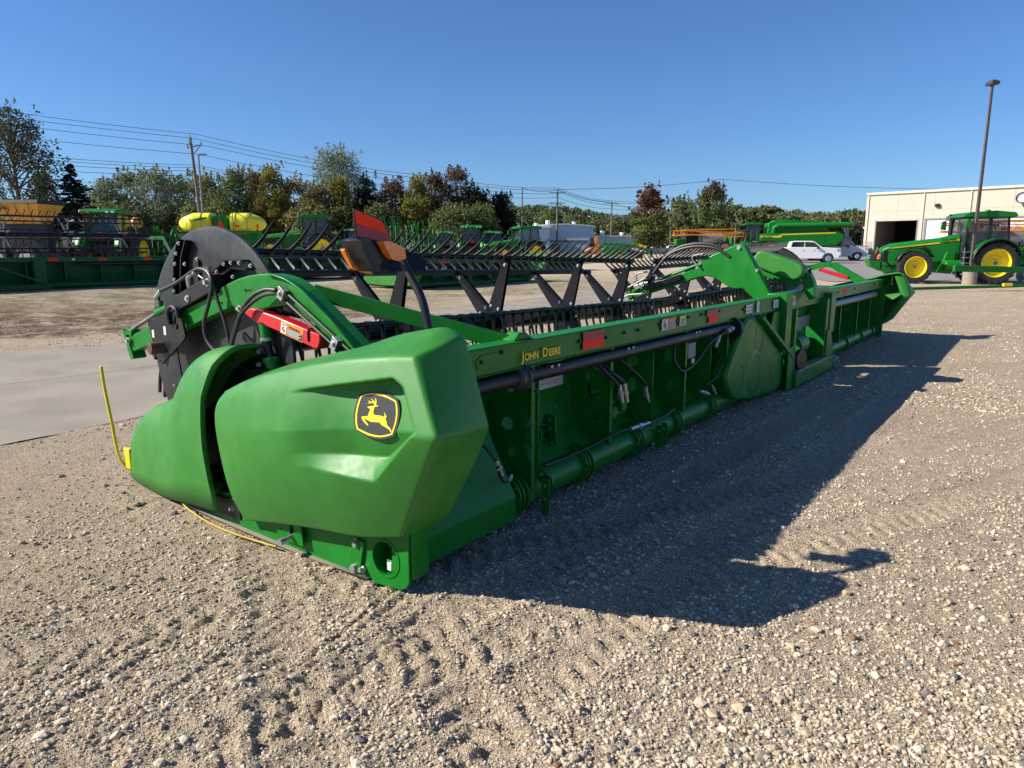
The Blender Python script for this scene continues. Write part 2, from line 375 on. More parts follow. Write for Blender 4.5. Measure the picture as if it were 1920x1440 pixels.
def ground_material():
    m = bpy.data.materials.new('gravel_ground'); m.use_nodes = True; nt = m.node_tree; N = nt.nodes; L = nt.links; b = N['Principled BSDF']
    b.inputs['Roughness'].default_value = 0.92; b.inputs['Specular IOR Level'].default_value = 0.2
    tc = N.new('ShaderNodeTexCoord'); P = tc.outputs['Object']
    def noise(s, d=5, r=0.6):
        n = N.new('ShaderNodeTexNoise'); n.inputs['Scale'].default_value = s; n.inputs['Detail'].default_value = d; n.inputs['Roughness'].default_value = r
        L.new(P, n.inputs['Vector']); return n.outputs['Fac']
    def vor(s, out='Color', rnd=1):
        n = N.new('ShaderNodeTexVoronoi'); n.inputs['Scale'].default_value = s; L.new(P, n.inputs['Vector']); return n.outputs[out]
    def rng_(x, a, b_, c=0, d=1):
        n = N.new('ShaderNodeMapRange'); n.inputs[1].default_value = a; n.inputs[2].default_value = b_; n.inputs[3].default_value = c; n.inputs[4].default_value = d
        L.new(x, n.inputs[0]); return n.outputs[0]
    def mix(f, a, b_, bt='MIX'):
        n = N.new('ShaderNodeMix'); n.data_type = 'RGBA'; n.blend_type = bt
        if isinstance(f, float): n.inputs[0].default_value = f
        else: L.new(f, n.inputs[0])
        for i_, q in ((6, a), (7, b_)):
            if isinstance(q, tuple): n.inputs[i_].default_value = (*q, 1)
            else: L.new(q, n.inputs[i_])
        return n.outputs[2]
    def math_(op, a, b_):
        n = N.new('ShaderNodeMath'); n.operation = op
        for i_, q in ((0, a), (1, b_)):
            if isinstance(q, (int, float)): n.inputs[i_].default_value = q
            else: L.new(q, n.inputs[i_])
        return n.outputs[0]
    base = mix(rng_(noise(0.8, 6), 0.35, 0.65), (0.63, 0.485, 0.315), (0.77, 0.62, 0.42))
    base = mix(rng_(noise(7, 6, 0.7), 0.35, 0.7), base, (0.50, 0.37, 0.245))
    # pebbles: random grey / cream value per cell
    sep = N.new('ShaderNodeSeparateColor'); L.new(vor(75), sep.inputs[0])
    peb = mix(sep.outputs[0], (0.17, 0.135, 0.10), (0.92, 0.76, 0.57))
    fac = math_('MULTIPLY', rng_(noise(2.3, 5), 0.35, 0.6, 0.25, 0.75), rng_(sep.outputs[1], 0.35, 0.45))
    base = mix(fac, base, peb)
    sep2 = N.new('ShaderNodeSeparateColor'); L.new(vor(190), sep2.inputs[0])
    base = mix(0.38, base, mix(sep2.outputs[0], (0.14, 0.105, 0.07), (0.95, 0.78, 0.56)))
    # zones by position: grass and brown earth beyond the concrete on the left, grass strip further back
    sx = N.new('ShaderNodeSeparateXYZ'); L.new(P, sx.inputs[0]); X, Y = sx.outputs[0], sx.outputs[1]
    wob = math_('MULTIPLY', math_('SUBTRACT', noise(0.35, 5), 0.5), 5.0)
    d1 = math_('ADD', math_('ADD', math_('MULTIPLY', X, -0.55), Y), wob)      # distance beyond the slab, roughly
    earth = math_('MULTIPLY', rng_(d1, 18.8, 19.8), rng_(d1, 27, 25.5))
    earth = math_('MULTIPLY', earth, rng_(X, -1.0, -4.5))
    base = mix(math_('MULTIPLY', earth, rng_(noise(1.8, 7, 0.75), 0.36, 0.54)), base, (0.155, 0.095, 0.055))
    gr = math_('MULTIPLY', rng_(d1, 24.5, 26.5), rng_(d1, 42, 36))
    gr = math_('MULTIPLY', gr, rng_(X, 9, 2))
    base = mix(math_('MULTIPLY', gr, rng_(noise(1.2, 8, 0.8), 0.38, 0.58, 0, 0.85)), base, (0.17, 0.145, 0.060))
    mp = N.new('ShaderNodeMapping'); mp.inputs['Rotation'].default_value = (0, 0, R(-53)); mp.inputs['Scale'].default_value = (.12, 1.5, 1); L.new(P, mp.inputs['Vector'])
    nl = N.new('ShaderNodeTexNoise'); nl.inputs['Scale'].default_value = 1.0; nl.inputs['Detail'].default_value = 7; nl.inputs['Roughness'].default_value = .7; L.new(mp.outputs[0], nl.inputs['Vector'])
    base = mix(math_('MULTIPLY', rng_(nl.outputs['Fac'], .52, .68), .38), base, (0.36, 0.27, 0.185))
    base = mix(math_('MULTIPLY', rng_(noise(.5, 8, .75), .5, .7), .35), base, (0.86, 0.72, 0.54))
    far = rng_(Y, 120, 135)
    base = mix(far, base, (0.07, 0.09, 0.035))
    L.new(base, b.inputs['Base Color'])
    bp1 = N.new('ShaderNodeBump'); bp1.inputs['Strength'].default_value = 1.0; bp1.inputs['Distance'].default_value = 0.018
    L.new(math_('ADD', math_('MULTIPLY', vor(75, 'Distance'), -1.0), math_('MULTIPLY', noise(30, 6, 0.7), 1.6)), bp1.inputs['Height'])
    bp2 = N.new('ShaderNodeBump'); bp2.inputs['Strength'].default_value = 1.0; bp2.inputs['Distance'].default_value = 0.007
    L.new(math_('ADD', math_('MULTIPLY', vor(210, 'Distance'), -1.0), noise(150, 3)), bp2.inputs['Height'])
    L.new(bp1.outputs[0], bp2.inputs['Normal']); L.new(bp2.outputs[0], b.inputs['Normal'])
    return m
tag(np_mesh('ground', V, F, ground_material()), kind='structure')

# loose stones on the gravel: one object, nobody could count them
def ico():
    t = (1 + 5 ** .5) / 2
    v = np.array([(-1,t,0),(1,t,0),(-1,-t,0),(1,-t,0),(0,-1,t),(0,1,t),(0,-1,-t),(0,1,-t),(t,0,-1),(t,0,1),(-t,0,-1),(-t,0,1)], float)
    v /= np.linalg.norm(v[0])
    f = np.array([(0,11,5),(0,5,1),(0,1,7),(0,7,10),(0,10,11),(1,5,9),(5,11,4),(11,10,2),(10,7,6),(7,1,8),(3,9,4),(3,4,2),(3,2,6),(3,6,8),(3,8,9),(4,9,5),(2,4,11),(6,2,10),(8,6,7),(9,8,1)])
    return v, f
def stones(name, n, rmin, rmax, smin, smax, m, pw=2.2, patch=True):
    iv, jf = ico()
    u_ = rng.random(n); r = (rmin ** 0.4 + u_ * (rmax ** 0.4 - rmin ** 0.4)) ** 2.5 if False else rmin * (rmax / rmin) ** u_
    a = R(90) + (rng.random(n) - 0.5) * R(96)
    X = r * np.cos(a); Y = r * np.sin(a)
    if patch:
        keep = (fbm(X * 0.55 + 9, Y * 0.55, 4) + 0.06) >  rng.random(n) * 0.44 - 0.16 - .10 * sm(X, .2, 1.5)
        X, Y, r = X[keep], Y[keep], r[keep]
    n = len(X); s = smin * (smax / smin) ** (rng.random(n) ** pw); s = s * (1 - .45 * np.clip(track(X, Y), 0, 1))
    P = iv[None] * (1 + 0.22 * (rng.random((n, 12, 1)) - 0.5) * 2) * (s[:, None, None] * (0.65 + 0.7 * rng.random((n, 1, 3))) * np.array([1, 1, 0.72]))
    t = rng.random(n) * 6.283; c_, s_ = np.cos(t)[:, None], np.sin(t)[:, None]
    tl = (rng.random(n) - 0.5)[:, None] * 0.9
    x, y, z = P[..., 0], P[..., 1], P[..., 2]
    y, z = y * np.cos(tl) - z * np.sin(tl), y * np.sin(tl) + z * np.cos(tl)
    x, y = x * c_ - y * s_, x * s_ + y * c_
    Z = gz(X, Y) + ground_detail(X, Y) + s * 0.18
    V = np.stack([x + X[:, None], y + Y[:, None], z + Z[:, None]], -1).reshape(-1, 3)
    F = (jf[None] + (np.arange(n) * 12)[:, None, None]).reshape(-1, 3)
    return np_mesh(name, V, F, m, smooth=False)
def stone_material():
    m = bpy.data.materials.new('stone_mix'); m.use_nodes = True; nt = m.node_tree; N = nt.nodes; L = nt.links; b = N['Principled BSDF']
    b.inputs['Roughness'].default_value = 0.85; b.inputs['Specular IOR Level'].default_value = 0.25
    g = N.new('ShaderNodeNewGeometry'); cr = N.new('ShaderNodeValToRGB'); e = cr.color_ramp; e.interpolation = 'CONSTANT'
    cs = [(0, (0.68, 0.55, 0.40)), (0.24, (0.52, 0.41, 0.28)), (0.46, (0.62, 0.53, 0.39)), (0.60, (0.34, 0.285, 0.205)), (0.74, (0.45, 0.36, 0.235)), (0.87, (0.17, 0.165, 0.16)), (0.93, (0.66, 0.60, 0.48)), (0.975, (0.25, 0.14, 0.085))]
    e.elements[0].color = (*cs[0][1], 1); e.elements[1].position = cs[1][0]; e.elements[1].color = (*cs[1][1], 1)
    for p_, c_ in cs[2:]: el = e.elements.new(p_); el.color = (*c_, 1)
    L.new(g.outputs['Random Per Island'], cr.inputs[0])
    tc = N.new('ShaderNodeTexCoord'); nz = N.new('ShaderNodeTexNoise'); nz.inputs['Scale'].default_value = 90; L.new(tc.outputs['Object'], nz.inputs['Vector'])
    mx = N.new('ShaderNodeMix'); mx.data_type = 'RGBA'; mx.blend_type = 'MULTIPLY'; mx.inputs[0].default_value = 0.5
    L.new(cr.outputs[0], mx.inputs[6]); L.new(nz.outputs['Color'], mx.inputs[7])
    m2 = N.new('ShaderNodeMix'); m2.data_type = 'RGBA'; m2.inputs[0].default_value = 0.65; L.new(mx.outputs[2], m2.inputs[6]); L.new(cr.outputs[0], m2.inputs[7])
    L.new(m2.outputs[2], b.inputs['Base Color'])
    bp = N.new('ShaderNodeBump'); bp.inputs['Strength'].default_value = 0.4; bp.inputs['Distance'].default_value = 0.004; L.new(nz.outputs['Fac'], bp.inputs['Height']); L.new(bp.outputs[0], b.inputs['Normal'])
    return m
STONE = stone_material()
tag(stones('gravel_stones', 250000, 1.7, 17, 0.0024, 0.0120, STONE, 2.3), 'loose crushed gravel scattered over the yard', 'gravel', kind='stuff')
tag(stones('far_stones', 60000, 9, 34, 0.008, 0.022, STONE, 2.0), 'coarser stones further out on the gravel yard', 'stones', kind='stuff')
tag(stones('larger_stones', 6500, 1.8, 16, 0.009, 0.025, STONE, 2.8), 'bigger pale and grey stones among the gravel', 'stones', kind='stuff')

# concrete strip beyond the machine, asphalt lot on the right
def sheet(name, outline, dz, m, th=0.0, nsub=40):
    """a sheet that follows the terrain: triangulated strip between two polylines"""
    A, B = outline; rows = []
    for k in range(len(A) - 1):
        for t in range(nsub):
            t /= nsub; a = Vector(A[k]).lerp(Vector(A[k+1]), t); b = Vector(B[k]).lerp(Vector(B[k+1]), t)
            jx = random.uniform(-.035, .035); a = a + Vector((jx, -jx * .5)); rows.append((a, b))
    rows.append((Vector(A[-1]), Vector(B[-1])))
    g = G(); g.grid([[(p.x, p.y, gnd(p.x, p.y) + dz) for p in [a.lerp(b, q / 10) for q in range(11)]] for a, b in rows])
    return tag(g.build(name, m), kind='structure')
CONC = mat('concrete', (0.235, 0.20, 0.152), 0.9, var=0.14, vs=1.1, bump=0.35, bs=70, c2=(0.34, 0.295, 0.225), dust=0.8)
ASPH = mat('old_asphalt', (0.21, 0.19, 0.17), 0.9, vs=0.8, bump=0.3, bs=80, c2=(0.27, 0.25, 0.22))
sheet('concrete_road', (SLAB_A, SLAB_B), 0.006, CONC)
g = G()
for a_, b_ in (((-9.0, 4.0), (-15.0, 9.0)), ((-6.6, 2.6), (-13.2, 8.6)), ((-5.2, 4.9), (-10.2, 10.7)), ((-3.4, 8.2), (-7.0, 13.6)), ((-1.5, 11.9), (-4.9, 16.6)), ((.2, 15.3), (-2.6, 19.4)), ((-10.4, 4.3), (-5.6, 10.1)), ((-5.6, 10.1), (3.0, 25.0))):
    a_, b_ = Vector(a_), Vector(b_); d_ = (b_ - a_).normalized(); n_ = Vector((-d_.y, d_.x)) * .006; pts_ = [a_.lerp(b_, t / 10) for t in range(11)]
    g.grid([[(q.x - n_.x, q.y - n_.y, gnd(q.x, q.y) + .010), (q.x + n_.x, q.y + n_.y, gnd(q.x, q.y) + .010)] for q in pts_])
tag(g.build('road_joints', mat('joint_dirt', (.16, .13, .10), .95)), kind='structure')
sheet('asphalt_lot', ([(16, 36), (30, 37), (60, 39)], [(19, 60), (34, 104), (90, 104)]), 0.02, ASPH)
sheet('far_road', ([(-60, 108), (0, 112), (70, 116)], [(-60, 118), (0, 121), (70, 124)]), 0.02, ASPH)

# ================================================================== the big header in front
AX = math.atan2(0.8052, 0.593)
HD = thing('combine_header', 'very long green header with black reel and rounded deer-badge cover, filling the foreground', 'harvester header', (-0.502, 3.462, 0), AX)
REEL_L = (Vector((0.34, 2.10, 1.03)), Vector((6.35, 2.20, 0.90)))
REEL_R = (Vector((6.95, 2.20, 0.90)), Vector((12.55, 2.12, 1.00)))

def resamp(pts, n, smooth=False):
    P = [Vector(p) for p in (spline(pts, 10) if smooth else pts)]
    d = [0]
    for a, b in zip(P, P[1:]): d.append(d[-1] + (b - a).length)
    out = []
    for k in range(n):
        t = d[-1] * k / (n - 1); i = 0
        while i < len(P) - 2 and d[i+1] < t: i += 1
        s_ = (t - d[i]) / max(1e-9, d[i+1] - d[i]); out.append(P[i].lerp(P[i+1], max(0, min(1, s_))))
    return np.array([tuple(p) for p in out])
def coons(B, T, Fr, Re):     # B,T along s (n), Fr,Re along t (m)
    n, m = len(B), len(Fr); s = np.linspace(0, 1, n)[None, :, None]; t = np.linspace(0, 1, m)[:, None, None]
    return (1-t)*B[None] + t*T[None] + (1-s)*Fr[:, None] + s*Re[:, None] - ((1-s)*(1-t)*B[0] + s*(1-t)*B[-1] + (1-s)*t*T[0] + s*t*T[-1])
OUT = [(0.552, 1.0), (-0.21, 1.143), (-0.274, 1.111), (-0.375, 0.934), (-0.078, 0.647), (0.372, 0.65), (0.714, 0.616)]
INN = [(0.52, 0.999), (-0.200, 1.135), (-0.254, 1.099), (-0.360, 0.940), (-0.125, 0.76), (0.391, 0.715), (0.638, 0.647)]
def seg_in(p):
    d, i_ = seg_dist(np.array([p[0]]), np.array([p[1]]), [(0.60, 1.03), (-0.22, 1.17), (-0.30, 1.12), (-0.40, 0.934), (-0.08, 0.62), (0.75, 0.60)]); return bool(i_[0])
def cover_mesh(mirror=None):
    nS, nT, nF = 170, 140, 26
    front = [(-.20,1.235,.115),(-.245,1.275,.27),(-.27,1.30,.44),(-.28,1.335,.69),(-.275,1.315,.82),(-.255,1.24,.905)]
    top = [(-.255,1.24,.905),(-.28,.93,1.02),(-.29,.57,1.11),(-.295,.2,1.19),(-.295,-.08,1.23),(-.28,-.30,1.25)]
    rear = [(-.20,-.11,.34),(-.37,-.515,.93),(-.28,-.30,1.25)]
    bot = [(-.20,1.235,.115),(-.23,.87,.19),(-.24,.50,.25),(-.23,.17,.285),(-.20,-.11,.34)]
    B = resamp(bot, nS, True); T = resamp(top, nS, True); Fr = resamp(front, nT, True); Re = resamp(rear, nT)
    S = coons(B, T, Fr, Re)
    s = np.linspace(0, 1, nS)[None]; t = np.linspace(0, 1, nT)[:, None]
    S[..., 0] -= 0.055 * np.sin(np.pi * s) ** 0.8 * np.sin(np.pi * t) ** 0.8 * (1 - 0.3 * s)
    do, io = seg_dist(S[..., 1], S[..., 2], OUT); di, ii = seg_dist(S[..., 1], S[..., 2], INN)
    dep = np.where(ii, 1.0, np.where(io, do / (do + di + 1e-6), 0.0)) * 0.095 * (1 - sm(S[..., 1], 0.05, 0.52))
    S[..., 0] += dep
    # rear facet
    right = [(.03,.0,.245),(.05,-.22,.38),(.05,-.413,.725),(.05,-.482,.871),(.05,-.42,1.06),(.05,-.342,1.266)]
    Ri = resamp(right, nT); fb = resamp([(-.20,-.11,.34),(-.09,-.05,.28),(.03,.0,.245)], nF); ft = resamp([(-.28,-.30,1.25),(-.12,-.335,1.29),(.0,-.335,1.31),(.05,-.342,1.266)], nF, True)
    Fc = coons(fb, ft, S[:, -1], Ri)
    # top surface, from the crease inwards
    inn = [(-.05,1.22,.955),(-.02,.80,1.085),(-.005,.264,1.20),(.03,.05,1.27),(.05,-.14,1.31),(.055,-.25,1.32),(.05,-.342,1.266)]
    In = resamp(inn, nS, True); tf_ = resamp([(-.255,1.24,.905),(-.15,1.235,.935),(-.05,1.22,.955)], nF)
    Tp = coons(S[-1], In, tf_, Fc[-1])
    g = G()
    for A, fl in ((S, False), (Fc, False), (Tp, False)): g.grid([[tuple(p) for p in row] for row in A], fl)
    # return of the front edge and of the rear edge
    fr2 = S[:, 0] + np.array([0.17, -0.035, 0]); g.grid([[tuple(a), tuple(b)] for a, b in zip(fr2, S[:, 0])])
    rr2 = Fc[:, -1] + np.array([0.02, 0.16, 0]); g.grid([[tuple(a), tuple(b)] for a, b in zip(Fc[:, -1], rr2)])
    import bmesh
    me = bpy.data.meshes.new('end_cover'); me.from_pydata(g.v, [], g.f); bm = bmesh.new(); bm.from_mesh(me)
    bmesh.ops.remove_doubles(bm, verts=bm.verts, dist=0.0006)
    vs = [v for v in bm.verts if not v.is_boundary]
    keep = {v for v in vs if seg_in((v.co.y, v.co.z)) and v.co.x < -.2}; vs2 = [v for v in vs if v not in keep]
    for it_ in range(9): bmesh.ops.smooth_vert(bm, verts=vs if it_ < 1 else vs2, factor=0.5, use_axis_x=True, use_axis_y=True, use_axis_z=True)
    bmesh.ops.recalc_face_normals(bm, faces=bm.faces)
    if mirror is not None:
        for v in bm.verts: v.co.x = mirror - v.co.x
        bmesh.ops.reverse_faces(bm, faces=bm.faces)
    bm.to_mesh(me); bm.free()
    me.polygons.foreach_set('use_smooth', [True] * len(me.polygons)); me.materials.append(PLAST)
    o = bpy.data.objects.new('end_cover', me); col.objects.link(o); o.parent = HD
    md = o.modifiers.new('solid', 'SOLIDIFY'); md.thickness = 0.006; md.offset = -1
    return o
cover = cover_mesh(); cover['label'] = 'large rounded green plastic end cover with a leaping deer badge'
# badge on the recessed floor: plane fitted to the surface
cv = np.array([tuple(v.co) for v in cover.data.vertices]); d_ = np.hypot(cv[:, 1] + 0.06, cv[:, 2] - 0.955)
nr = cv[(d_ < 0.13) & (cv[:, 0] < -0.1)]; A_ = np.c_[nr[:, 1], nr[:, 2], np.ones(len(nr))]; pa, pb, pc = np.linalg.lstsq(A_, nr[:, 0], rcond=None)[0]
def on_cover(off): return lambda y, z, w: (pa * y + pb * z + pc - off + w, y, z)
BADGE = [(0.064,1.039),(0.033,1.049),(-0.006,1.057),(-0.058,1.063),(-0.096,1.063),(-0.133,1.058),(-0.161,1.051),(-0.184,1.043),(-0.196,1.025),(-0.205,1.004),(-0.21,0.975),(-0.209,0.941),(-0.202,0.907),(-0.192,0.879),(-0.163,0.867),(-0.123,0.855),(-0.096,0.851),(-0.055,0.85),(-0.009,0.854),(0.032,0.863),(0.062,0.871),(0.076,0.896),(0.085,0.926),(0.086,0.962),(0.078,1.002)]
RO = [(0.052,1.031),(0.025,1.04),(-0.012,1.049),(-0.058,1.054),(-0.095,1.053),(-0.132,1.047),(-0.178,1.035),(-0.189,1.017),(-0.197,0.988),(-0.199,0.966),(-0.196,0.934),(-0.182,0.886),(-0.15,0.873),(-0.113,0.863),(-0.075,0.859),(-0.031,0.86),(0.013,0.867),(0.053,0.876),(0.067,0.905),(0.073,0.944),(0.069,0.983),(0.061,1.012)]
RI = [(0.045,1.027),(0.02,1.035),(-0.014,1.042),(-0.055,1.046),(-0.09,1.045),(-0.127,1.04),(-0.172,1.03),(-0.181,1.012),(-0.188,0.987),(-0.19,0.965),(-0.187,0.933),(-0.175,0.89),(-0.148,0.88),(-0.113,0.87),(-0.078,0.867),(-0.037,0.868),(0.004,0.874),(0.044,0.882),(0.056,0.909),(0.062,0.945),(0.059,0.981),(0.052,1.009)]
DEER = [(0.0,0.986),(-0.047,0.998),(-0.05,1.001),(-0.073,1.001),(-0.059,0.993),(-0.049,0.992),(-0.046,0.983),(-0.044,0.968),(-0.048,0.958),(-0.061,0.955),(-0.091,0.958),(-0.118,0.955),(-0.119,0.966),(-0.111,0.975),(-0.123,0.969),(-0.133,0.956),(-0.125,0.951),(-0.135,0.938),(-0.143,0.922),(-0.165,0.91),(-0.182,0.889),(-0.175,0.891),(-0.159,0.904),(-0.134,0.911),(-0.107,0.917),(-0.092,0.927),(-0.07,0.925),(-0.037,0.922),(-0.01,0.927),(0.013,0.932),(-0.002,0.919),(-0.018,0.91),(-0.023,0.901),(-0.006,0.907),(0.01,0.915),(0.024,0.926),(0.032,0.937),(-0.011,0.945),(-0.013,0.956),(-0.02,0.972),(-0.021,0.98),(-0.008,0.981)]
ANT = [(-0.048,0.997),(-0.043,1.006),(-0.031,1.007),(0.004,1.001),(-0.012,1.008),(0.001,1.016),(-0.018,1.011),(-0.034,1.013),(-0.017,1.026),(-0.032,1.021),(-0.045,1.013),(-0.048,1.022),(-0.041,1.032),(-0.054,1.025),(-0.058,1.015),(-0.054,0.999)]
plate('badge', BADGE, [], 0.002, INK, cover, on_cover(0.006))
plate('badge_ring', RO, [RI], 0.001, JYEL, cover, on_cover(0.0085))
plate('deer', DEER, [], 0.001, JYEL, cover, on_cover(0.0085)); plate('deer_antlers', ANT, [], 0.001, JYEL, cover, on_cover(0.0088))
far_cover = cover_mesh(mirror=13.15); far_cover.scale = (1, 1, 0.96)

# crop divider: a nose shell, open to the rear
def divider(mx=None):
    st = [  # v, z_top, z_bottom_outer, half width left (towards -u), right, base
        (3.00, .14, .05, .03, .03), (2.93, .30, .035, .08, .08), (2.78, .47, .03, .12, .12), (2.55, .60, .03, .165, .16), (2.30, .69, .04, .205, .20), (2.12, .76, .06, .235, .23), (2.02, .87, .07, .245, .24), (1.90, .99, .085, .255, .25), (1.74, 1.075, .10, .262, .26), (1.58, 1.115, .11, .268, .27), (1.47, 1.12, .12, .272, .28)]
    st = [tuple(p) for p in resamp([(a, b, c) for a, b, c, d, e in st], 46, True)], [tuple(p) for p in resamp([(a, d, e) for a, b, c, d, e in st], 46, True)]
    n = 34; rows = []
    for k in range(46):
        (v, zt, zb), (_, wl, wr) = st[0][k], st[1][k]; row = []; q = k / 45
        for j in range(n + 1):
            a = math.pi * j / n; c, s_ = math.cos(a), math.sin(a)
            ex = 0.62; x = (abs(c) ** ex) * (1 if c > 0 else -1); z = s_ ** 0.75
            w = wl if c > 0 else wr
            # the open rear rim sweeps forward towards the bottom on the outside
            sweep = q ** 6 * (0.10 * (1 - z) * 1.0)
            zz = zb + (zt - zb) * z; side = max(0, c) ** .35 if c > 0 else 0
            row.append((0.05 - w * x, v + q ** 5 * side * np.interp(zz, [.1, .25, .5, .8, 1.0, 1.12], [.02, .07, .13, .16, .11, .0]), zz))
        rows.append(row)
    # lip at the rear rim
    last = rows[-1]; cz = 0.5
    rows.append([(x * 1.03 - 0.0015, v - 0.02, z + 0.012) for x, v, z in last]); rows.append([(x * 0.93 + 0.004, v - 0.03, z - 0.012) for x, v, z in last])
    if mx is not None: rows = [[(mx - x, v, z) for x, v, z in r] for r in rows]
    g = G(); g.grid(rows, mx is not None)
    o = g.build('crop_divider', PLAST, HD, ang=60, solid=0.006); return o
div = divider(); divider(13.15)
# inner skin behind the gap between divider and cover
g = G(); g.prism([(1.10, .10), (1.65, .10), (1.75, .55), (1.62, .95), (1.35, .98), (1.0, .9)], 'x', 0.10, 0.13)
g.box((0.22, 1.35, 0.93), (0.25, 0.35, 0.03)); g.build('divider_inner_panel', BLACK, HD)
g = G(); g.bar((0.02, 1.28, 0.90), (0.08, 0.95, 1.02), 0.12, 0.05); g.build('cover_lug', PLAST, HD, bevel=0.012)
g = G()
for q in ((-.15, 1.40, .75), (-.15, 1.40, .30), (-.17, 1.36, .45)): g.bolt(q, (-1, -.6, 0), 0.012, 0.03)
g.build('divider_bolts', STEEL, HD)
# yellow guide rod at the tip
g = G(); g.tube(spline([(-.1, 3.10, .855), (-.1, 3.085, .70), (-.1, 3.03, .45), (-.1, 2.98, .22), (-.08, 2.95, .12), (-.02, 2.86, .035)], 6), 0.0115, 10)
g.box((-0.05, 2.90, .17), (0.05, 0.09, 0.16)); g.build('guide_rod', YELL, HD, bevel=0.006)

# near end plate low down, skid, linkage
T_x = lambda u0: (lambda y, z, w: (u0 + w, y, z))
ep = [(-.085, .06), (-.04, .015), (.14, .0), (.55, .005), (1.05, .01), (1.6, .02), (1.95, .06), (2.12, .12), (2.08, .17), (1.9, .17), (1.55, .20), (1.3, .26), (1.2, .40), (-.085, .50)]
plate('end_plate', rounded(ep, .03), [circ(.078, .155, .092, 28)], 0.012, GREEN, HD, T_x(-.13))
g = G(); g.lathe([(.092, -.010), (.102, -.010), (.102, .0), (.099, .004), (.099, .16), (.092, .16)], (-.13, .078, .155), (1, 0, 0), 36); g.build('pivot_ring', GREEN, HD)
g = G(); g.cyl((.03, .078, .155), (.032, .078, .155), .10, n=24); g.build('pivot_housing', BLACK, HD)
g = G(); g.box((-.085, .085, .10), (.03, .05, .06)); g.mtl(1).box((-.105, .08, .10), (.012, .032, .045)); g.build('sensor', [GREEN, LABEL], HD, bevel=0.003)
g = G(); g.prism([(.26, .04), (.34, .035), (.36, .09), (.28, .22), (.22, .21)], 'x', -.152, -.138); g.build('link_plate', GREEN, HD, bevel=0.004)
g = G()
for p, r in (((-.14, .30, .05), .022), ((-.138, .28, .19), .018), ((-.14, .245, .055), .014), ((-.14, .62, .235), .016), ((-.14, 1.0, .17), .015), ((-.14, 1.16, .275), .014), ((-.14, 1.42, .13), .012)):
    g.bolt(p, (-1, 0, 0), r, .03)
g.cyl((-.12, .80, .115), (-.235, .80, .10), .013); g.cyl((-.225, .80, .10), (-.255, .80, .098), .021)
g.build('skid_bolts', STEEL, HD)
slot = lambda y, z, w, h: rounded([(y-w, z-h), (y+w, z-h), (y+w, z+h), (y-w, z+h)], w)
plate('slotted_bracket', rounded([(.70, .07), (.92, .07), (.95, .14), (1.18, .20), (1.18, .13), (1.30, .20), (1.05, .27), (.72, .215)], .015), [slot(.80, .16, .016, .045), circ(.90, .13, .007, 10), circ(1.02, .19, .006, 10), circ(1.10, .20, .006, 10)], 0.012, GREEN, HD, T_x(-.166))
g = G(); g.prism([(.74, .07), (.90, .07), (.90, .21), (.74, .21)], 'x', -.158, -.142); g.build('bracket_spacer', BLACK, HD)
g = G(); g.prism([(1.34, .07), (1.74, .055), (1.72, .17), (1.36, .20)], 'x', -.146, -.134); g.build('knife_drive_opening', BLACK, HD, bevel=.004)
g = G(); g.prism([(.3, .30), (1.25, .21), (1.33, .25), (1.2, .31), (.3, .38)], 'x', -.18, -.13); g.build('cover_rail', PLAST, HD, bevel=0.008)
g = G(); g.prism([(-.10, .08), (-.10, .33), (.05, .4), (.05, .03)], 'x', -.12, .0); g.build('rear_gusset', GREEN, HD, bevel=0.004)
g = G(); g.grid([[(x, v, z + 0.004 * math.sin(v * 9)) for x in (-.16, -.10, 0.1, .35)] for v, z in ((.2, .012), (.6, .012), (1.1, .014), (1.6, .02), (1.9, .045), (2.1, .09), (2.3, .14))]); g.build('skid_shoe', mat('dusty_skid_plastic', (.16, .15, .10), .9, dust=.8), HD, solid=0.014)
g = G(); g.tube(spline([(-.15, 2.05, .095), (-.19, 1.90, .05), (-.215, 1.6, .022), (-.22, 1.3, .018), (-.20, 1.05, .018), (-.19, .93, .020)], 6), 0.0055, 8); g.build('edge_strip', mat('dusty_yellow', (.50, .38, .03), .6, dust=.6), HD)
g = G(); g.cyl((-.06, 1.72, .10), (-.06, 1.72, .22), .05); g.sph((-.06, 1.72, .10), .05); g.mtl(1).prism([(1.56, .09), (1.66, .09), (1.66, .22), (1.60, .22)], 'x', -.14, -.12); g.build('cutterbar_end', [WORN, GREEN], HD)

# rear frame: beam, main tube, uprights, back sheet, belts, cutter bar
beam = G(); beam.bx(.16, 6.18, 0, .13, 1.005, 1.170); beam.bx(.16, 6.18, -.014, 0, 1.005, 1.013); beam.bx(.16, 6.18, -.014, 0, 1.162, 1.170)
beam.bx(6.38, 8.45, -.03, .12, .99, 1.20); beam.bx(8.6, 13.1, 0, .13, .99, 1.155); beam.bx(6.2, 6.4, -.01, .13, 1.0, 1.19)
beam = beam.build('top_beam', GREEN, HD, bevel=0.004)
g = G()
for u_, z_ in ((.55, 1.09), (.74, 1.125), (1.60, 1.10), (1.97, 1.09), (2.25, 1.10), (2.48, 1.10), (2.86, 1.11), (3.19, 1.11), (3.45, 1.125), (3.75, 1.13), (4.2, 1.13), (4.9, 1.10), (5.4, 1.10), (7.0, 1.10), (7.6, 1.1), (9.2, 1.08), (10.4, 1.08), (12.1, 1.08)):
    g.cyl((u_, -.0165, z_), (u_, .002, z_), .012, n=12)
g.build('beam_holes', BLACK, beam)
g = G(); g.prism([(.52, 1.045), (.72, 1.045), (.72, 1.13), (.56, 1.13), (.50, 1.10)], 'y', -.006, .002); g.build('beam_patch', GREEN, beam, bevel=0.002)
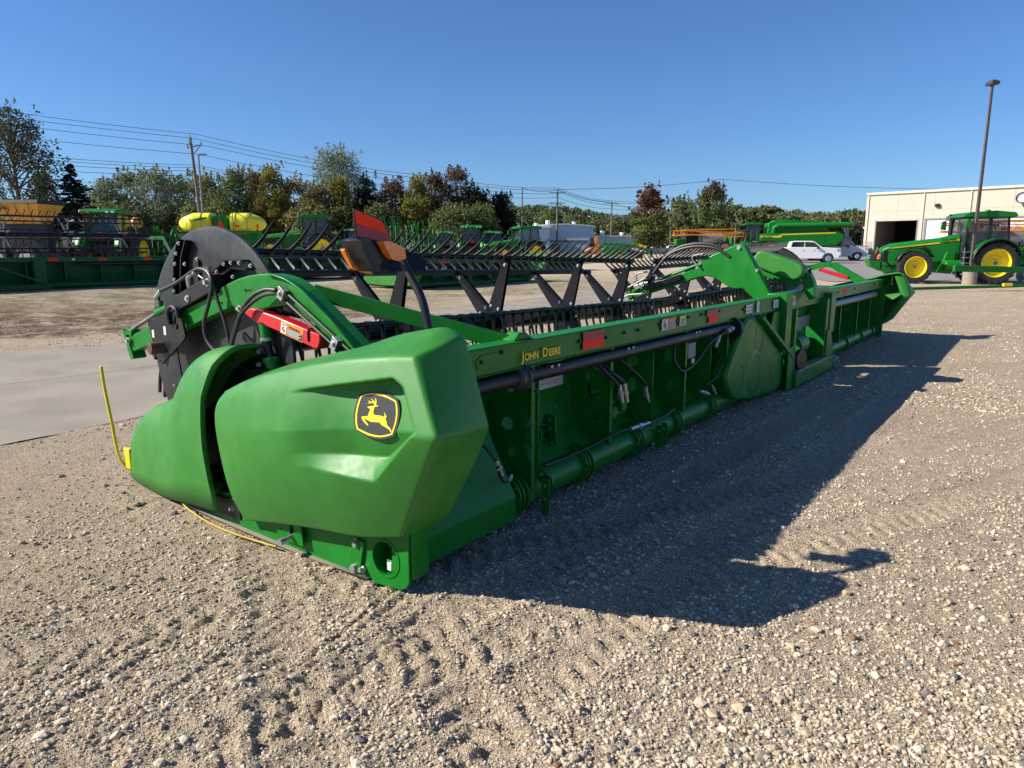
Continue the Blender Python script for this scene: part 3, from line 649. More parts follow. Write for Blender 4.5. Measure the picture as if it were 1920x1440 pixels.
# small capitals: larger first letter of each word
x_ = .925
for ch, sz in (('J', .080), ('OHN', .062), (' ', .05), ('D', .080), ('EERE', .062)):
    if ch == ' ': x_ += .034; continue
    o_, w_ = lettering('lettering', ch, sz, JYEL, beam, (x_, -.016, 1.050), (1, 0, 0), (0, 0, 1), 1.04, bold=0.0022); x_ += w_ + .010
def label_yz(nm, u0, u1, z0, z1, y, rects, parent):
    g = G(); mats = [LABEL, LABOR, LABYE, INK, REFL, REFLR, GREY]
    for (a, b, c, d, k, lv) in rects:
        g.mtl(k).bx(u0 + (u1-u0)*a, u0 + (u1-u0)*b, y - .0006 - .0006*lv, y, z0 + (z1-z0)*c, z0 + (z1-z0)*d)
    return g.build(nm, mats, parent, smooth=False)
YF = -.0145
lines = [(0.44, .96, .08 + .085*i, .11 + .085*i + .01, 3, 3) for i in range(8)]
label_yz('warning_label', 2.885, 3.155, 1.055, 1.150, YF, [(0, 1, 0, 1, 1, 0), (.02, .40, .04, .96, 0, 1), (.42, .98, .04, .74, 0, 1), (.14, .20, .35, .85, 3, 2), (.10, .30, .30, .38, 3, 2), (.20, .34, .15, .22, 3, 2), (.24, .30, .15, .6, 3, 2)] + lines, beam)
label_yz('caution_label', 3.24, 3.375, 1.065, 1.150, YF, [(0, 1, 0, 1, 2, 0), (.06, .94, .06, .76, 0, 1)] + [(.2, .8, .12+.16*i, .20+.16*i, 3, 2) for i in range(4)], beam)
label_yz('reflector', 1.635, 1.925, 1.035, 1.158, YF, [(0, 1, 0, 1, 4, 0), (0, 1, .52, 1, 5, 1)], beam)
label_yz('reflector', 3.86, 4.15, 1.035, 1.158, YF, [(.18, 1, 0, .52, 4, 0), (0, 1, .52, 1, 5, 1)], beam)
label_yz('reflector', 9.55, 9.75, 1.03, 1.12, YF + .012, [(0, 1, 0, 1, 4, 0)], beam); label_yz('reflector', 12.2, 12.4, 1.04, 1.12, YF + .012, [(0, 1, 0, 1, 4, 0)], beam)
label_yz('decal', 4.95, 5.15, 1.05, 1.14, YF, [(0, 1, 0, 1, 0, 0)] + [(.15+.28*i, .3+.28*i, .2+.4*j, .35+.4*j, 3, 1) for i in range(3) for j in range(2)], beam)
label_yz('decal', 5.30, 5.39, 1.04, 1.16, YF, [(0, 1, 0, 1, 0, 0)], beam)
label_yz('decal', 5.9, 6.1, 1.05, 1.14, YF, [(0, 1, 0, 1, 0, 0)] + [(.1, .9, .2+.2*j, .27+.2*j, 3, 1) for j in range(3)], beam)
label_yz('decal', 6.62, 6.72, 1.04, 1.15, YF - .02, [(0, 1, 0, 1, 0, 0), (.3, .7, .3, .8, 3, 1)], beam)
g = G(); g.cyl((.28, .02, .942), (4.75, .02, .942), .047, n=28); g.build('drive_tube', BLACK, HD)
g = G(); g.cyl((8.75, .02, .90), (12.3, .02, .90), .06, n=24); g.build('drive_tube', mat('grey_tube', (.12, .12, .12), .35, metal=.4), HD)
g = G(); g.lathe([(.047, 0), (.066, .01), (.072, .05), (.085, .055), (.085, .075), (.05, .08)], (.90, .02, .942), (1, 0, 0)); g.bolt((.975, -.05, 1.0), (0, -1, 0), .01, .02); g.bolt((.975, -.08, .87), (0, -1, 0), .01, .02); g.build('tube_bearing', mat('cast_bearing', (.06, .06, .065), .5, metal=.3), HD)
g = G(); g.lathe([(.058, 0), (.12, 0), (.12, .05), (.09, .06), (.09, .16), (.058, .16)], (4.6, .02, .92), (1, 0, 0)); g.build('tube_bearing', BLACK, HD)
mt_ = G(); mt_.cyl((.90, .14, .165), (6.3, .14, .165), .105, n=32); mt_.bx(-.02, .92, .02, .26, .045, .20)
mt_ = mt_.build('main_tube', GREEN, HD, bevel=0.003)
g = G(); g.cyl((8.5, .14, .165), (13.0, .14, .165), .105, n=28)
for u_ in (9.2, 10.4, 11.6, 12.6): g.lathe([(.10, -.03), (.135, -.03), (.135, .03), (.10, .03)], (u_, .14, .165), (1, 0, 0))
g.build('main_tube', GREEN, HD)
for u_ in (1.0, 1.82, 2.64, 3.42, 4.26):
    g = G()
    for w in (-.06, -.02, .03): g.lathe([(.10, w), (.140, w), (.140, w+.012), (.10, w+.012)], (u_, .14, .165), (1, 0, 0), 36)
    g.mtl(1)
    for k in range(10):
        a = 2*math.pi*k/10; g.bolt((u_-.06, .14+.122*math.cos(a), .165+.122*math.sin(a)), (-1, 0, 0), .006, .008)
    g.build('flange', [GREEN, GREY], mt_)
# uprights with holes
def upright(u_, prof, holes, flange=True, m=GREEN):
    plate('upright', prof, holes, .010, m, HD, T_x(u_))
    if flange:
        g = G(); ys = [p for p in prof if p[0] < .09]
        z0, z1 = min(p[1] for p in ys), max(p[1] for p in ys); g.bx(u_ - .035, u_ + .005, ys[0][0] - .004, ys[0][0], z0 + .02, z1); g.build('upright_flange', m, HD)
        g = G()
        for k in range(5): g.cyl((u_ - .018, ys[0][0] - .0065, z0 + .1 + k * .14), (u_ - .018, ys[0][0] - .003, z0 + .1 + k * .14), .006, n=8)
        g.build('flange_holes', BLACK, HD)
pr = [(.015, 1.005), (.015, .26), (.16, .28), (.30, .34), (.36, .50), (.40, 1.005)]
upright(1.10, [(.015, 1.005), (.02, .72), (.075, .60), (.075, .42), (.02, .30), (.06, .10), (.20, .12), (.32, .34), (.38, .60), (.42, 1.005)], [circ(.22, .60, .045), circ(.20, .86, .04, r2=.055), circ(.18, .42, .028, r2=.04, a=.4)])
upright(1.13, [(.0, 1.005), (.0, .28), (.05, .28), (.05, 1.005)], [], False)
upright(2.12, pr, [circ(.13, .85, .042), circ(.22, .76, .02), circ(.17, .64, .05, r2=.028, a=-.3), circ(.15, .44, .028, r2=.045, a=.5), circ(.28, .88, .018)])
upright(3.50, pr, [circ(.17, .78, .05, r2=.09, a=.2), circ(.15, .50, .03, r2=.045, a=.5)])
upright(2.82, pr, [circ(.2, .8, .05), circ(.2, .6, .04, r2=.06)], False); upright(4.1, pr, [circ(.2, .75, .05)], False); upright(4.55, pr, [circ(.17, .70, .05)]); upright(9.6, pr, []); upright(10.9, pr, [circ(.2, .7, .04)]); upright(12.0, pr, [])
g = G()
for ua, ub in ((-.02, 6.15), (8.5, 13.05)):
    g.grid([[(u, v, z) for u in np.linspace(ua, ub, 12)] for v, z in ((.10, 1.0), (.36, .98), (.40, .60), (.33, .42), (.12, .235))])
bs_ = g.build('back_sheet', GREEN, HD, solid=0.008, smooth=False)
g = G(); g.prism([(.055, .20), (.50, .93), (.20, 1.0), (-.02, .22)], 'x', .02, .03); g.build('end_sheet', GREEN, HD)
# near the end the sheet slopes right down to the frame
g = G(); g.grid([[(u, v, z) for u in (-.02, .3, .6, .88)] for v, z in ((.30, .80), (.17, .52), (.0, .21), (.0, .19))]); g.build('lower_sheet', GREEN, HD, solid=0.006, smooth=False)
# information plate on the sheet
g = G(); g.mtl(0).bx(1.62, 1.97, .352, .356, .715, .905); g.mtl(1)
for k in range(7): g.box((1.795, .3515, .86 - .018*k), (.27 - .03*(k % 3), .001, .004))
for k in range(5): g.bar((1.67+.06*k, .351, .73), (1.72+.06*k, .351, .76), .004, .001)
g.bar((1.67, .351, .80), (1.92, .351, .86), .02, .002, (0, 1, 0)); g.build('diagram_plate', [LABEL, GREY], HD, smooth=False)
g = G(); g.prism([(.40, .55), (.42, .32), (1.0, .20), (1.9, .13), (1.9, .11), (.9, .14), (.30, .25)], 'x', .3, 12.8); g.build('draper_deck', BELT, HD, smooth=False)
g = G(); g.bx(.0, 13.1, 1.9, 2.0, .10, .125); g.build('cutter_bar', WORN, HD)
gd = G()
for k in range(86): gd.prism([(-.02, 0), (.02, 0), (.006, .11), (-.006, .11)], 'z', 0, .02) if False else gd.add([(.1+k*.15-.02, 2.0, .11), (.1+k*.15+.02, 2.0, .11), (.1+k*.15, 2.11, .10), (.1+k*.15-.02, 2.0, .125), (.1+k*.15+.02, 2.0, .125)], [(0, 1, 2), (3, 2, 4), (0, 2, 3), (1, 4, 2)])
gd.build('knife_guards', WORN, HD, smooth=False)

# brackets, fittings and hoses along the rear
def bracket(u_, pts, bolts, m=GREEN):
    plate('bracket', rounded(pts, .02), [], .010, m, HD, T_x(u_)); g = G()
    for b in bolts: g.bolt((u_ - .006, b[0], b[1]), (-1, 0, 0), .008, .012)
    g.build('bracket_bolts', STEEL, HD)
bracket(1.20, [(.02, .56), (.10, .58), (.12, .45), (.02, .30), (-.06, .26), (-.08, .20), (-.02, .17), (.06, .24)], [(.05, .52), (.07, .44), (-.04, .22), (.02, .27)])
bracket(1.17, [(-.06, .26), (.0, .26), (.0, .02), (-.03, .0), (-.06, .03)], [(-.03, .21), (-.03, .12)])
bracket(1.60, [(.18, .56), (.26, .57), (.30, .47), (.22, .33), (.16, .36)], [(.22, .53), (.22, .46), (.25, .40), (.20, .36)])
bracket(2.95, [(-.03, .25), (.03, .25), (.03, .05), (-.03, .06)], [(-.0, .20)]); bracket(3.05, [(-.03, .25), (.03, .25), (.03, .05), (-.03, .06)], [(-.0, .20)])
g = G(); g.bx(3.55, 3.72, .02, .06, .74, .88); g.mtl(1).bx(3.60, 3.66, .0, .02, .69, .74); g.build('junction_box', [GREY, STEEL], HD, bevel=0.006)
g = G()
g.tube(spline([(.62, .05, .60), (.66, -.02, .50), (.70, -.03, .38), (.78, -.02, .34), (.84, .0, .36)], 6), .011); g.tube(spline([(1.95, .10, .93), (2.05, .0, .80), (2.16, -.02, .70), (2.20, -.03, .60)], 6), .014)
g.tube(spline([(2.05, .10, .93), (2.12, .0, .80), (2.24, -.02, .72), (2.28, -.03, .58)], 6), .014); g.tube(spline([(2.25, .10, .95), (2.40, .0, .80), (2.60, -.02, .66), (2.66, -.02, .50)], 6), .013)
g.tube(spline([(1.20, .0, .33), (1.5, .02, .31), (1.85, .01, .32), (2.15, -.03, .36), (2.5, -.02, .33), (3.0, .0, .31), (3.3, .02, .33)], 6), .010)
g.tube(spline([(1.1, .2, .50), (1.3, .12, .56), (1.5, .18, .50)], 6), .010); g.tube(spline([(3.3, .05, .90), (3.2, -.0, .78), (3.35, -.02, .66), (3.7, .0, .70), (4.0, -.02, .86), (4.3, -.06, .93)], 6), .012)
g.tube(spline([(3.9, -.02, .45), (4.1, -.04, .50), (4.2, -.06, .62)], 6), .010)
g.build('hydraulic_hoses', HOSE, HD)
g = G()
for a, b, r in (((.66, -.02, .50), (.70, -.03, .40), .016), ((.78, -.02, .34), (.84, 0, .36), .013), ((2.16, -.02, .72), (2.20, -.03, .58), .019), ((2.24, -.02, .72), (2.28, -.03, .57), .019), ((2.60, -.02, .64), (2.67, -.02, .50), .018), ((2.35, -.03, .345), (2.7, -.02, .325), .018), ((4.28, -.06, .93), (4.42, -.07, .95), .026), ((4.05, -.04, .80), (4.15, -.04, .90), .018), ((3.75, -.03, .42), (3.95, -.04, .36), .016), ((4.0, -.04, .44), (4.1, -.05, .34), .014)):
    g.cyl(a, b, r, r*.85, 10); c = Vector(a).lerp(Vector(b), .5); g.cyl(c - (Vector(b)-Vector(a))*.08, c + (Vector(b)-Vector(a))*.08, r*1.35, n=6)
g.build('hose_fittings', STEEL, HD)
g = G(); g.bx(2.18, 2.55, .12, .26, .42, .60); g.cyl((2.25, .12, .48), (2.25, .05, .48), .05); g.cyl((2.42, .12, .50), (2.42, .06, .50), .045); g.bx(2.30, 2.38, .05, .2, .56, .66); g.build('valve_block', GREEN, HD, bevel=0.01)
g = G()
for u_, z_ in ((1.42, .62), (1.55, .50), (1.9, .55), (2.45, .78), (2.9, .50), (3.1, .72), (3.25, .55), (2.75, .88), (1.35, .80), (3.8, .62)):
    g.bolt((u_, .385, z_), (0, -1, 0), .010, .014)
for u_ in (1.25, 1.33, 2.3, 2.38, 3.62, 3.70): g.bolt((u_, -.016, .985), (0, 0, -1), .009, .02)
g.build('bracket_bolts', STEEL, HD)
g = G()
for a_, b_ in (((1.3, .30, .44), (1.75, .30, .47)), ((2.25, .30, .44), (2.1, .20, .70)), ((3.6, .28, .44), (3.9, .26, .62))): g.tube(spline([a_, ((a_[0]+b_[0])/2, .22, (a_[2]+b_[2])/2 - .05), b_], 6), .009)
g.tube(spline([(1.2, .03, .985), (1.9, .03, .96), (2.6, .03, .985), (3.4, .03, .96), (4.3, .03, .985)], 6), .010); g.build('hydraulic_hoses', HOSE, HD)
g = G(); g.bx(2.66, 2.98, .30, .36, .36, .52); g.bx(2.72, 2.92, .24, .30, .40, .48); g.build('control_box', BLACK, HD, bevel=.01)
# gear case next to the feed opening
gc = rounded([(4.88, 1.0), (5.2, 1.02), (6.42, .40), (6.40, .10), (6.15, .045), (5.2, .10), (4.60, .20), (4.35, .45), (4.60, .72)], .12)
g = G(); n_ = len(gc); cxx = sum(p[0] for p in gc)/n_; czz = sum(p[1] for p in gc)/n_
rowz = [[(p[0], .10, p[1]) for p in gc + gc[:1]], [(p[0], -.02, p[1]) for p in gc + gc[:1]], [(cxx+(p[0]-cxx)*.97, -.045, czz+(p[1]-czz)*.96) for p in gc + gc[:1]], [(cxx+(p[0]-cxx)*.90, -.05, czz+(p[1]-czz)*.87) for p in gc + gc[:1]]]
g.grid(rowz, True); g.add([p for p in rowz[-1][:-1]], [tuple(range(n_))])
for cx_, cz_, r_ in ((5.25, .40, .26), (4.75, .42, .17), (5.35, .75, .17), (6.0, .32, .18)): g.lathe([(r_, 0), (r_*.96, .006), (r_*.74, .008), (r_*.72, .003), (.001, .003)], (cx_, -.048, cz_), (0, -1, 0))
g.build('gear_case', GREEN, HD, ang=30)
g = G(); g.bar((5.25, -.06, 1.0), (6.50, -.08, .42), .05, .10, (0, 1, 0)); g.build('gear_case_guard', GREEN, HD, bevel=0.01)
# centre posts and feed opening
g = G(); g.bx(6.16, 6.40, -.10, .14, .50, 1.20); g.bx(6.50, 6.58, -.12, .20, .02, 1.0); g.bx(6.30, 6.60, -.12, -.10, .02, .55); g.build('centre_post', GREEN, HD, bevel=0.01)
g = G(); g.bx(8.05, 8.18, -.12, .14, .05, 1.05); g.bx(8.25, 8.52, -.13, .14, .55, 1.12); g.bx(8.40, 8.50, -.10, .2, .05, .6); g.prism([(8.1, .0), (8.5, .0), (8.5, .35), (8.3, .6), (8.1, .6)], 'y', -.14, -.12); g.build('centre_post', GREEN, HD, bevel=0.012)
g = G(); g.bx(6.55, 8.6, -.16, -.02, .03, .215); g.build('adapter_bar', GREEN, HD, bevel=0.012)
g = G(); g.bx(6.60, 8.1, -.17, -.06, .217, .24); g.build('adapter_bar_cap', mat('worn_grey_steel', (.25, .25, .24), .4, metal=.6, dust=.3), HD)
g = G(); g.bx(6.6, 8.1, .14, .16, .75, 1.05); g.mtl(1).bx(6.6, 8.1, .10, .12, .66, .82); g.mtl(0).bx(6.6, 8.05, .5, .52, .2, .8); g.build('opening_panel', [GREEN, GREY], HD)
g = G(); g.lathe([(.001, 0), (.12, 0), (.13, .04), (.10, .10), (.06, .12), (.06, .5)], (6.75, -.16, .36), (.25, 1, 0)); g.build('drive_cup', NAVY, HD)
g = G(); g.cyl((7.0, .25, .48), (7.9, .25, .48), .17, n=24); g.cyl((6.9, .02, .50), (7.3, .02, .50), .13, n=24); g.build('feed_drum', GREEN, HD)
g = G(); g.lathe([(.001, 0), (.035, 0), (.035, .03), (.08, .03), (.095, .05), (.095, .1)], (8.6, -.22, .10), (0, 1, 0)); g.build('latch_disc', GREY, HD)
g = G(); g.prism([(6.6, .25), (7.5, .25), (7.9, .38), (6.9, .70)], 'y', .42, .43); g.build('feed_floor', WORN, HD, smooth=False)
g = G(); g.prism([(5.9, 1.0), (6.15, 1.0), (6.1, .70), (5.7, .55)], 'y', -.03, -.01); g.build('gusset', GREEN, HD)
g = G(); g.bx(13.02, 13.10, -.05, 1.3, .03, 1.0); g.build('end_plate', GREEN, HD)

# ---------------------------------------------------------------- reel
def reel(C0, C1, spiders, arm_u, hero=True, root=None, tstep=.152, tine_budget=100, mats=None):
    root = root or HD; ax = (C1 - C0); L = ax.length; axn = ax.normalized()
    def P(t, a, r): c = C0 + axn * t; return c + Vector((0, math.cos(R(a)), math.sin(R(a)))) * r
    g = G(); g.cyl(C0, C1, .085, n=24); g.build('reel_tube', NAVY, root)
    A0 = [47, 107, 167, 227, 287, 347]; used = 0
    lead = {47: 38, 107: 62, 167: 88, 227: 40, 287: -10, 347: -60}
    for a in A0:
        g = G(); g.cyl(P(.02, a, .70), P(L - .02, a, .70), .021, n=12)
        g.bar(P(.02, a, .672), P(L - .02, a, .672), .012, .03)
        bat = g.build('reel_bat', NAVY, root)
        nt = int(L / tstep); geo = []
        # a curved finger: out from the bat, then bending with the sense of rotation
        out = {47: (75, 128), 107: (125, 152), 167: (268, 232), 227: (262, 226), 287: (262, 226), 347: (262, 226)}[a]
        for k in range(nt):
            t = .08 + k * tstep; p0 = P(t, a, .70); pts = []; q = p0.copy(); m = 7
            if a == 47: base, tip = 25, 58
            else: base, tip = {107: (158, 136), 167: (298, 262), 227: (300, 255), 287: (290, 245), 347: (290, 235)}[a]
            pts = [p0]
            if a in (167, 227, 287, 347): base, tip = 282, 238
            for j in range(1, m + 1):
                an = base + (tip - base) * min(1, (j / m) * 1.1); q = q + Vector((0, math.cos(R(an)), math.sin(R(an)))) * (.35 / m); pts.append(q.copy())
            geo.append(pts)
        rad = [.017, .016, .014, .0125, .011, .0095, .0075, .004]
        vis = a in (47, 107, 167) or True
        if hero:
            tines = G() ; quota = {107: 34, 167: 34, 47: 26}.get(a, 1 if a == 347 else 0) if tine_budget else 0
            for k, pts in enumerate(geo):
                g = G() if k < quota else tines
                g.tube(pts, rad, 6); g.box(pts[0], (.034, .05, .05))
                if k < quota: g.build('reel_finger', TINE, root)
            if tines.v: tag(tines.build('reel_fingers', TINE, root), kind='stuff')
        else:
            tines = G()
            for pts in geo: tines.tube(pts[::2] + [pts[-1]], .016, 4)
            tag(tines.build('reel_fingers', TINE, root), kind='stuff')
    for t in spiders:
        g = G(); hubs = G()
        for a in A0:
            p0 = P(t, a, .10); p1 = P(t, a, .69); w0, w1 = .085, .032; d = (p1 - p0).normalized(); n_ = axn.cross(d)
            for sgn in (-1, 1):
                o = axn * (.016 * sgn)
                q = [p0 - n_*w0 + o, p0 + n_*w0 + o, p1 + n_*w1 + o, p1 - n_*w1 + o]; o2 = axn * (.006 * sgn)
                g.add([tuple(x) for x in q] + [tuple(x + o2) for x in q], [(0, 1, 2, 3), (7, 6, 5, 4), (0, 4, 5, 1), (1, 5, 6, 2), (2, 6, 7, 3), (3, 7, 4, 0)])
            for rr, s_ in ((.16, .05), (.16, -.05), (.62, 0)) if t < 3.2 else ((.16, .05), (.62, 0)): hubs.bolt(P(t, a, rr) - axn * .022 + n_ * s_, -axn, .012, .014)
        g.lathe([(.085, -.03), (.15, -.03), (.16, -.01), (.16, .01), (.15, .03), (.085, .03)], P(t, 0, 0), axn)
        sp_ = g.build('reel_spider', NAVY, root, smooth=False)
        if hero:
            ho = hubs.build('bolts' if t > 3.2 or not tine_budget else 'disc_bolts', STEEL, sp_)
            if t > 3.2 or not tine_budget: ho['kind'] = 'stuff'
    return P, axn
PL, axn = reel(*REEL_L, [.06, 1.60, 3.08, 4.56, 5.85], 0, True)
reel(*REEL_R, [.1, 1.4, 2.8, 4.2, 5.5], 0, True, tine_budget=0)
# near end disc: a dished sheet with brackets, bolts and hand holes
DU = .20
def disc(u0, C, R_, sgn=-1):
    g = G(); prof = [(.001, .015), (.12, .015), (R_*.55, .012), (R_*.60, .0), (R_-.03, .0), (R_-.006, .004), (R_, .018), (R_-.004, .024), (R_-.03, .006)]
    g.lathe([(r, o * sgn * -1) for r, o in prof], (u0, C[0], C[1]), (1, 0, 0), 96); return g.build('reel_end_disc', BLKPL, HD, ang=40)
dk = disc(DU, (2.04, 1.02), .845)
g = G()
def tray(a_, b_, w=.075):      # open channel bolted to the disc
    g.mtl(0)
    for k in range(len(a_) - 1):
        p, q = Vector(a_[k]), Vector(a_[k+1]); g.bar((DU-.02, *p), (DU-.02, *q), .008, .05) if False else g.bar((DU - .03, p.x, p.y), (DU - .03, q.x, q.y), .05, .010)
        r_, s_ = Vector(b_[k]), Vector(b_[k+1]); g.bar((DU - .03, r_.x, r_.y), (DU - .03, s_.x, s_.y), .05, .010)
        g.add([(DU-.012, p.x, p.y), (DU-.012, q.x, q.y), (DU-.012, s_.x, s_.y), (DU-.012, r_.x, r_.y)], [(0, 1, 2, 3)])
        g.bar((DU - .052, p.x, p.y), (DU - .052, q.x, q.y), .006, .038, (1, 0, 0)) if False else None
tray([(2.33, 1.775), (2.40, 1.65), (2.45, 1.40)], [(2.235, 1.77), (2.31, 1.645), (2.35, 1.42)])
tray([(1.94, 1.56), (1.775, 1.64), (1.585, 1.64)], [(1.86, 1.535), (1.71, 1.59), (1.55, 1.585)])
g.build('disc_brackets', NAVY, dk)
g = G()
for y_, z_ in ((2.315, 1.75), (2.36, 1.68), (2.385, 1.61), (2.41, 1.50), (2.43, 1.42), (1.79, 1.615), (1.71, 1.625), (1.62, 1.625), (1.50, 1.608), (1.70, 1.536), (2.10, 1.645), (2.26, 1.61), (1.88, 1.565)): g.bolt((DU - .052, y_, z_), (-1, 0, 0), .009, .012)
for y_, z_ in ((2.75, 1.18), (2.66, 1.30), (2.5, .55), (2.3, .45), (2.62, .72), (2.80, .95), (1.45, 1.25), (1.52, 1.05), (2.84, 1.1), (2.2, .4)): g.bolt((DU - .01, y_, z_), (-1, 0, 0), .007, .01)
g.build('disc_bolts', STEEL, dk)
g = G(); g.prism(rounded([(2.225, 1.49), (2.17, 1.48), (2.15, 1.64), (2.20, 1.66), (2.225, 1.62)], .02), 'x', DU - .018, DU - .008); g.build('hand_hole_cover', BLACK, dk, bevel=.003)
g = G(); g.prism([(2.83, 1.19), (2.74, 1.21), (2.72, 1.02), (2.78, .90), (2.82, .95)], 'x', DU - .06, DU - .01); g.build('disc_tab', BLACK, dk, bevel=.005)
disc(12.75, (2.10, 1.0), .80, 1)
g = G()      # fingers showing low beside the disc
for (y_, z_) in ((2.93, .86), (2.86, .83)): g.tube(spline([(.28, y_-.12, z_+.1), (.30, y_, z_), (.30, y_+.09, z_-.10), (.30, y_+.13, z_-.26)], 4), .014, 6)
g.build('reel_finger', BLKPL, HD)

# ---------------------------------------------------------------- near reel arm
AU = .10
def side_plate(poly, u0, u1, nm, m, parent, bev=.006): g = G(); g.prism(poly, 'x', u0, u1); return g.build(nm, m, parent, bevel=bev)
hump = [(1.80, 1.452), (1.69, 1.492), (1.583, 1.524), (1.46, 1.548), (1.347, 1.561), (1.25, 1.562), (1.158, 1.553), (1.07, 1.535), (.995, 1.508), (.925, 1.475), (.866, 1.438), (.68, 1.315), (.43, 1.145), (.28, 1.05), (.22, .98), (.42, .98), (.60, 1.125), (.82, 1.27), (1.005, 1.375), (1.06, 1.392), (1.12, 1.385), (1.218, 1.37), (1.35, 1.352), (1.478, 1.336), (1.545, 1.312), (1.592, 1.312), (1.63, 1.33), (1.65, 1.368)]
arm = side_plate(hump, AU - .0, AU + .012, 'reel_arm', GREEN, HD)
g = G()      # box section of the arm behind the cheek plate
up = hump[:14]; g.grid([[(AU + .10, *p) for p in up], [(AU + .004, *p) for p in up]]); lo = hump[16:26]
g.grid([[(AU + .10, *p) for p in lo], [(AU + .004, *p) for p in lo]], True); g.prism(hump, 'x', AU + .094, AU + .10)
g.build('arm_web', GREEN, arm, smooth=False, solid=.004)
g = G(); g.grid([[(AU - .030, p[0], p[1] + .004) for p in hump[5:13]], [(AU + .004, p[0], p[1] + .004) for p in hump[5:13]]], True); g.build('arm_flange', GREEN, arm, solid=.008)
def slab_(p, q, h, u0, u1, g_):      # rectangular section running from p to q in the (v, z) plane
    p, q = Vector(p), Vector(q); d = (q - p).normalized(); n_ = Vector((-d.y, d.x)) * h / 2
    g_.prism([tuple(p - n_), tuple(q - n_), tuple(q + n_), tuple(p + n_)], 'x', u0, u1)
g = G(); slab_((1.66, 1.415), (3.07, .995), .125, AU + .005, AU + .095, g); g.build('arm_beam', GREEN, arm, bevel=.008)
plate('arm_end_plate', rounded([(3.11, 1.12), (3.145, 1.115), (3.05, .885), (3.00, .90)], .01), [], .10, GREEN, arm, T_x(AU + .045))
g = G(); g.bolt((AU - .01, 3.045, 1.03), (-1, 0, 0), .018, .02); g.bolt((AU - .01, 1.56, 1.345), (-1, 0, 0), .014, .02); g.build('arm_bolts', STEEL, arm)
g = G(); g.cyl((AU - .004, 1.50, 1.46), (AU + .002, 1.50, 1.46), .010); g.bar((AU - .003, 1.50, 1.46), (AU - .003, 1.44, 1.463), .004, .006); g.cyl((AU - .004, 1.78, 1.37), (AU + .003, 1.78, 1.37), .006); g.cyl((AU - .004, 1.61, 1.35), (AU + .003, 1.61, 1.35), .008); g.build('arm_holes', BLACK, arm)
sb = side_plate(rounded([(2.425, 1.345), (1.835, 1.553), (1.775, 1.463), (2.19, 1.325), (2.46, 1.245)], .01), AU - .03, AU + .09, 'slide_block', BLACK, arm)
g = G(); g.bolt((AU - .032, 2.12, 1.385), (-1, 0, 0), .016, .016); g.bolt((AU - .032, 1.86, 1.50), (-1, 0, 0), .018, .03); g.cyl((AU - .034, 2.32, 1.31), (AU - .028, 2.32, 1.31), .006); g.build('slide_bolts', STEEL, sb)
sp = plate('slide_plate', rounded([(2.66, 1.20), (2.46, 1.26), (2.22, 1.315), (2.175, 1.13), (2.20, 1.10), (2.44, .955), (2.52, .90), (2.56, .905), (2.63, 1.08)], .02), [circ(2.27, 1.19, .022), circ(2.285, 1.225, .013, r2=.045), circ(2.2, 1.13, .007, 8), circ(2.53, .93, .007, 8)], .014, BLACK, arm, T_x(AU - .035))
g = G(); g.mtl(0).bx(AU - .0435, AU - .0415, 2.585, 2.615, 1.09, 1.145); g.bx(AU - .0435, AU - .0415, 2.42, 2.45, 1.12, 1.18); g.build('slide_stickers', LABEL, sp)
g = G(); g.tube(spline([(AU - .055, 2.335, 1.20), (AU - .055, 2.35, 1.28), (AU - .055, 2.30, 1.325), (AU - .055, 2.235, 1.31), (AU - .055, 2.22, 1.25)], 6), .013, 8); g.build('latch_hook', BLACK, sp)
g = G(); g.cyl((AU + .02, 2.49, 1.03), (AU - .13, 2.50, 1.025), .042, n=24); g.build('reel_shaft', mat('rusty_shaft', (.12, .055, .035), .7, metal=.3, var=.4), sp, bevel=.006)
g = G(); slab_((2.34, 1.06), (2.30, .80), .03, AU - .03, AU - .02, g); g.build('stay', BLACK, sp)
g = G(); g.cyl((AU + .03, 2.66, 1.255), (AU + .03, 2.40, 1.33), .028, n=16); g.cyl((AU + .03, 2.60, 1.29), (AU + .03, 2.60, 1.35), .018); g.mtl(1).cyl((AU + .03, 3.06, 1.11), (AU + .03, 2.66, 1.255), .014, n=12); g.build('slide_cylinder', [GREEN, WORN], arm)
g = G(); g.bar((AU + .03, 3.09, 1.10), (AU + .03, 3.0, 1.09), .07, .05); g.build('cylinder_mount', GREEN, arm, bevel=.004)
g = G(); g.tube(spline([(AU + .02, 2.60, 1.36), (AU + .0, 2.56, 1.40), (AU - .01, 2.48, 1.43), (AU - .02, 2.25, 1.49), (AU - .03, 2.05, 1.56), (AU - .04, 1.93, 1.585), (AU - .05, 1.82, 1.565), (AU - .06, 1.77, 1.50), (AU - .07, 1.80, 1.38), (AU - .08, 1.86, 1.24), (AU - .08, 1.84, 1.13), (AU - .08, 1.72, 1.06), (AU - .08, 1.60, 1.09), (AU - .08, 1.52, 1.20), (AU - .075, 1.43, 1.35), (AU - .07, 1.32, 1.435), (AU - .06, 1.21, 1.475), (AU - .05, 1.12, 1.475)], 6), .0125, 10)
g.tube(spline([(AU - .02, 2.0, 1.55), (AU - .03, 1.88, 1.59), (AU - .05, 1.80, 1.555), (AU - .05, 1.74, 1.40), (AU - .05, 1.66, 1.22), (AU - .05, 1.62, 1.02), (AU - .06, 1.61, 1.05), (AU - .08, 1.56, 1.16), (AU - .08, 1.47, 1.29), (AU - .07, 1.36, 1.38), (AU - .06, 1.23, 1.44), (AU - .04, 1.12, 1.455)], 6), .011, 10)
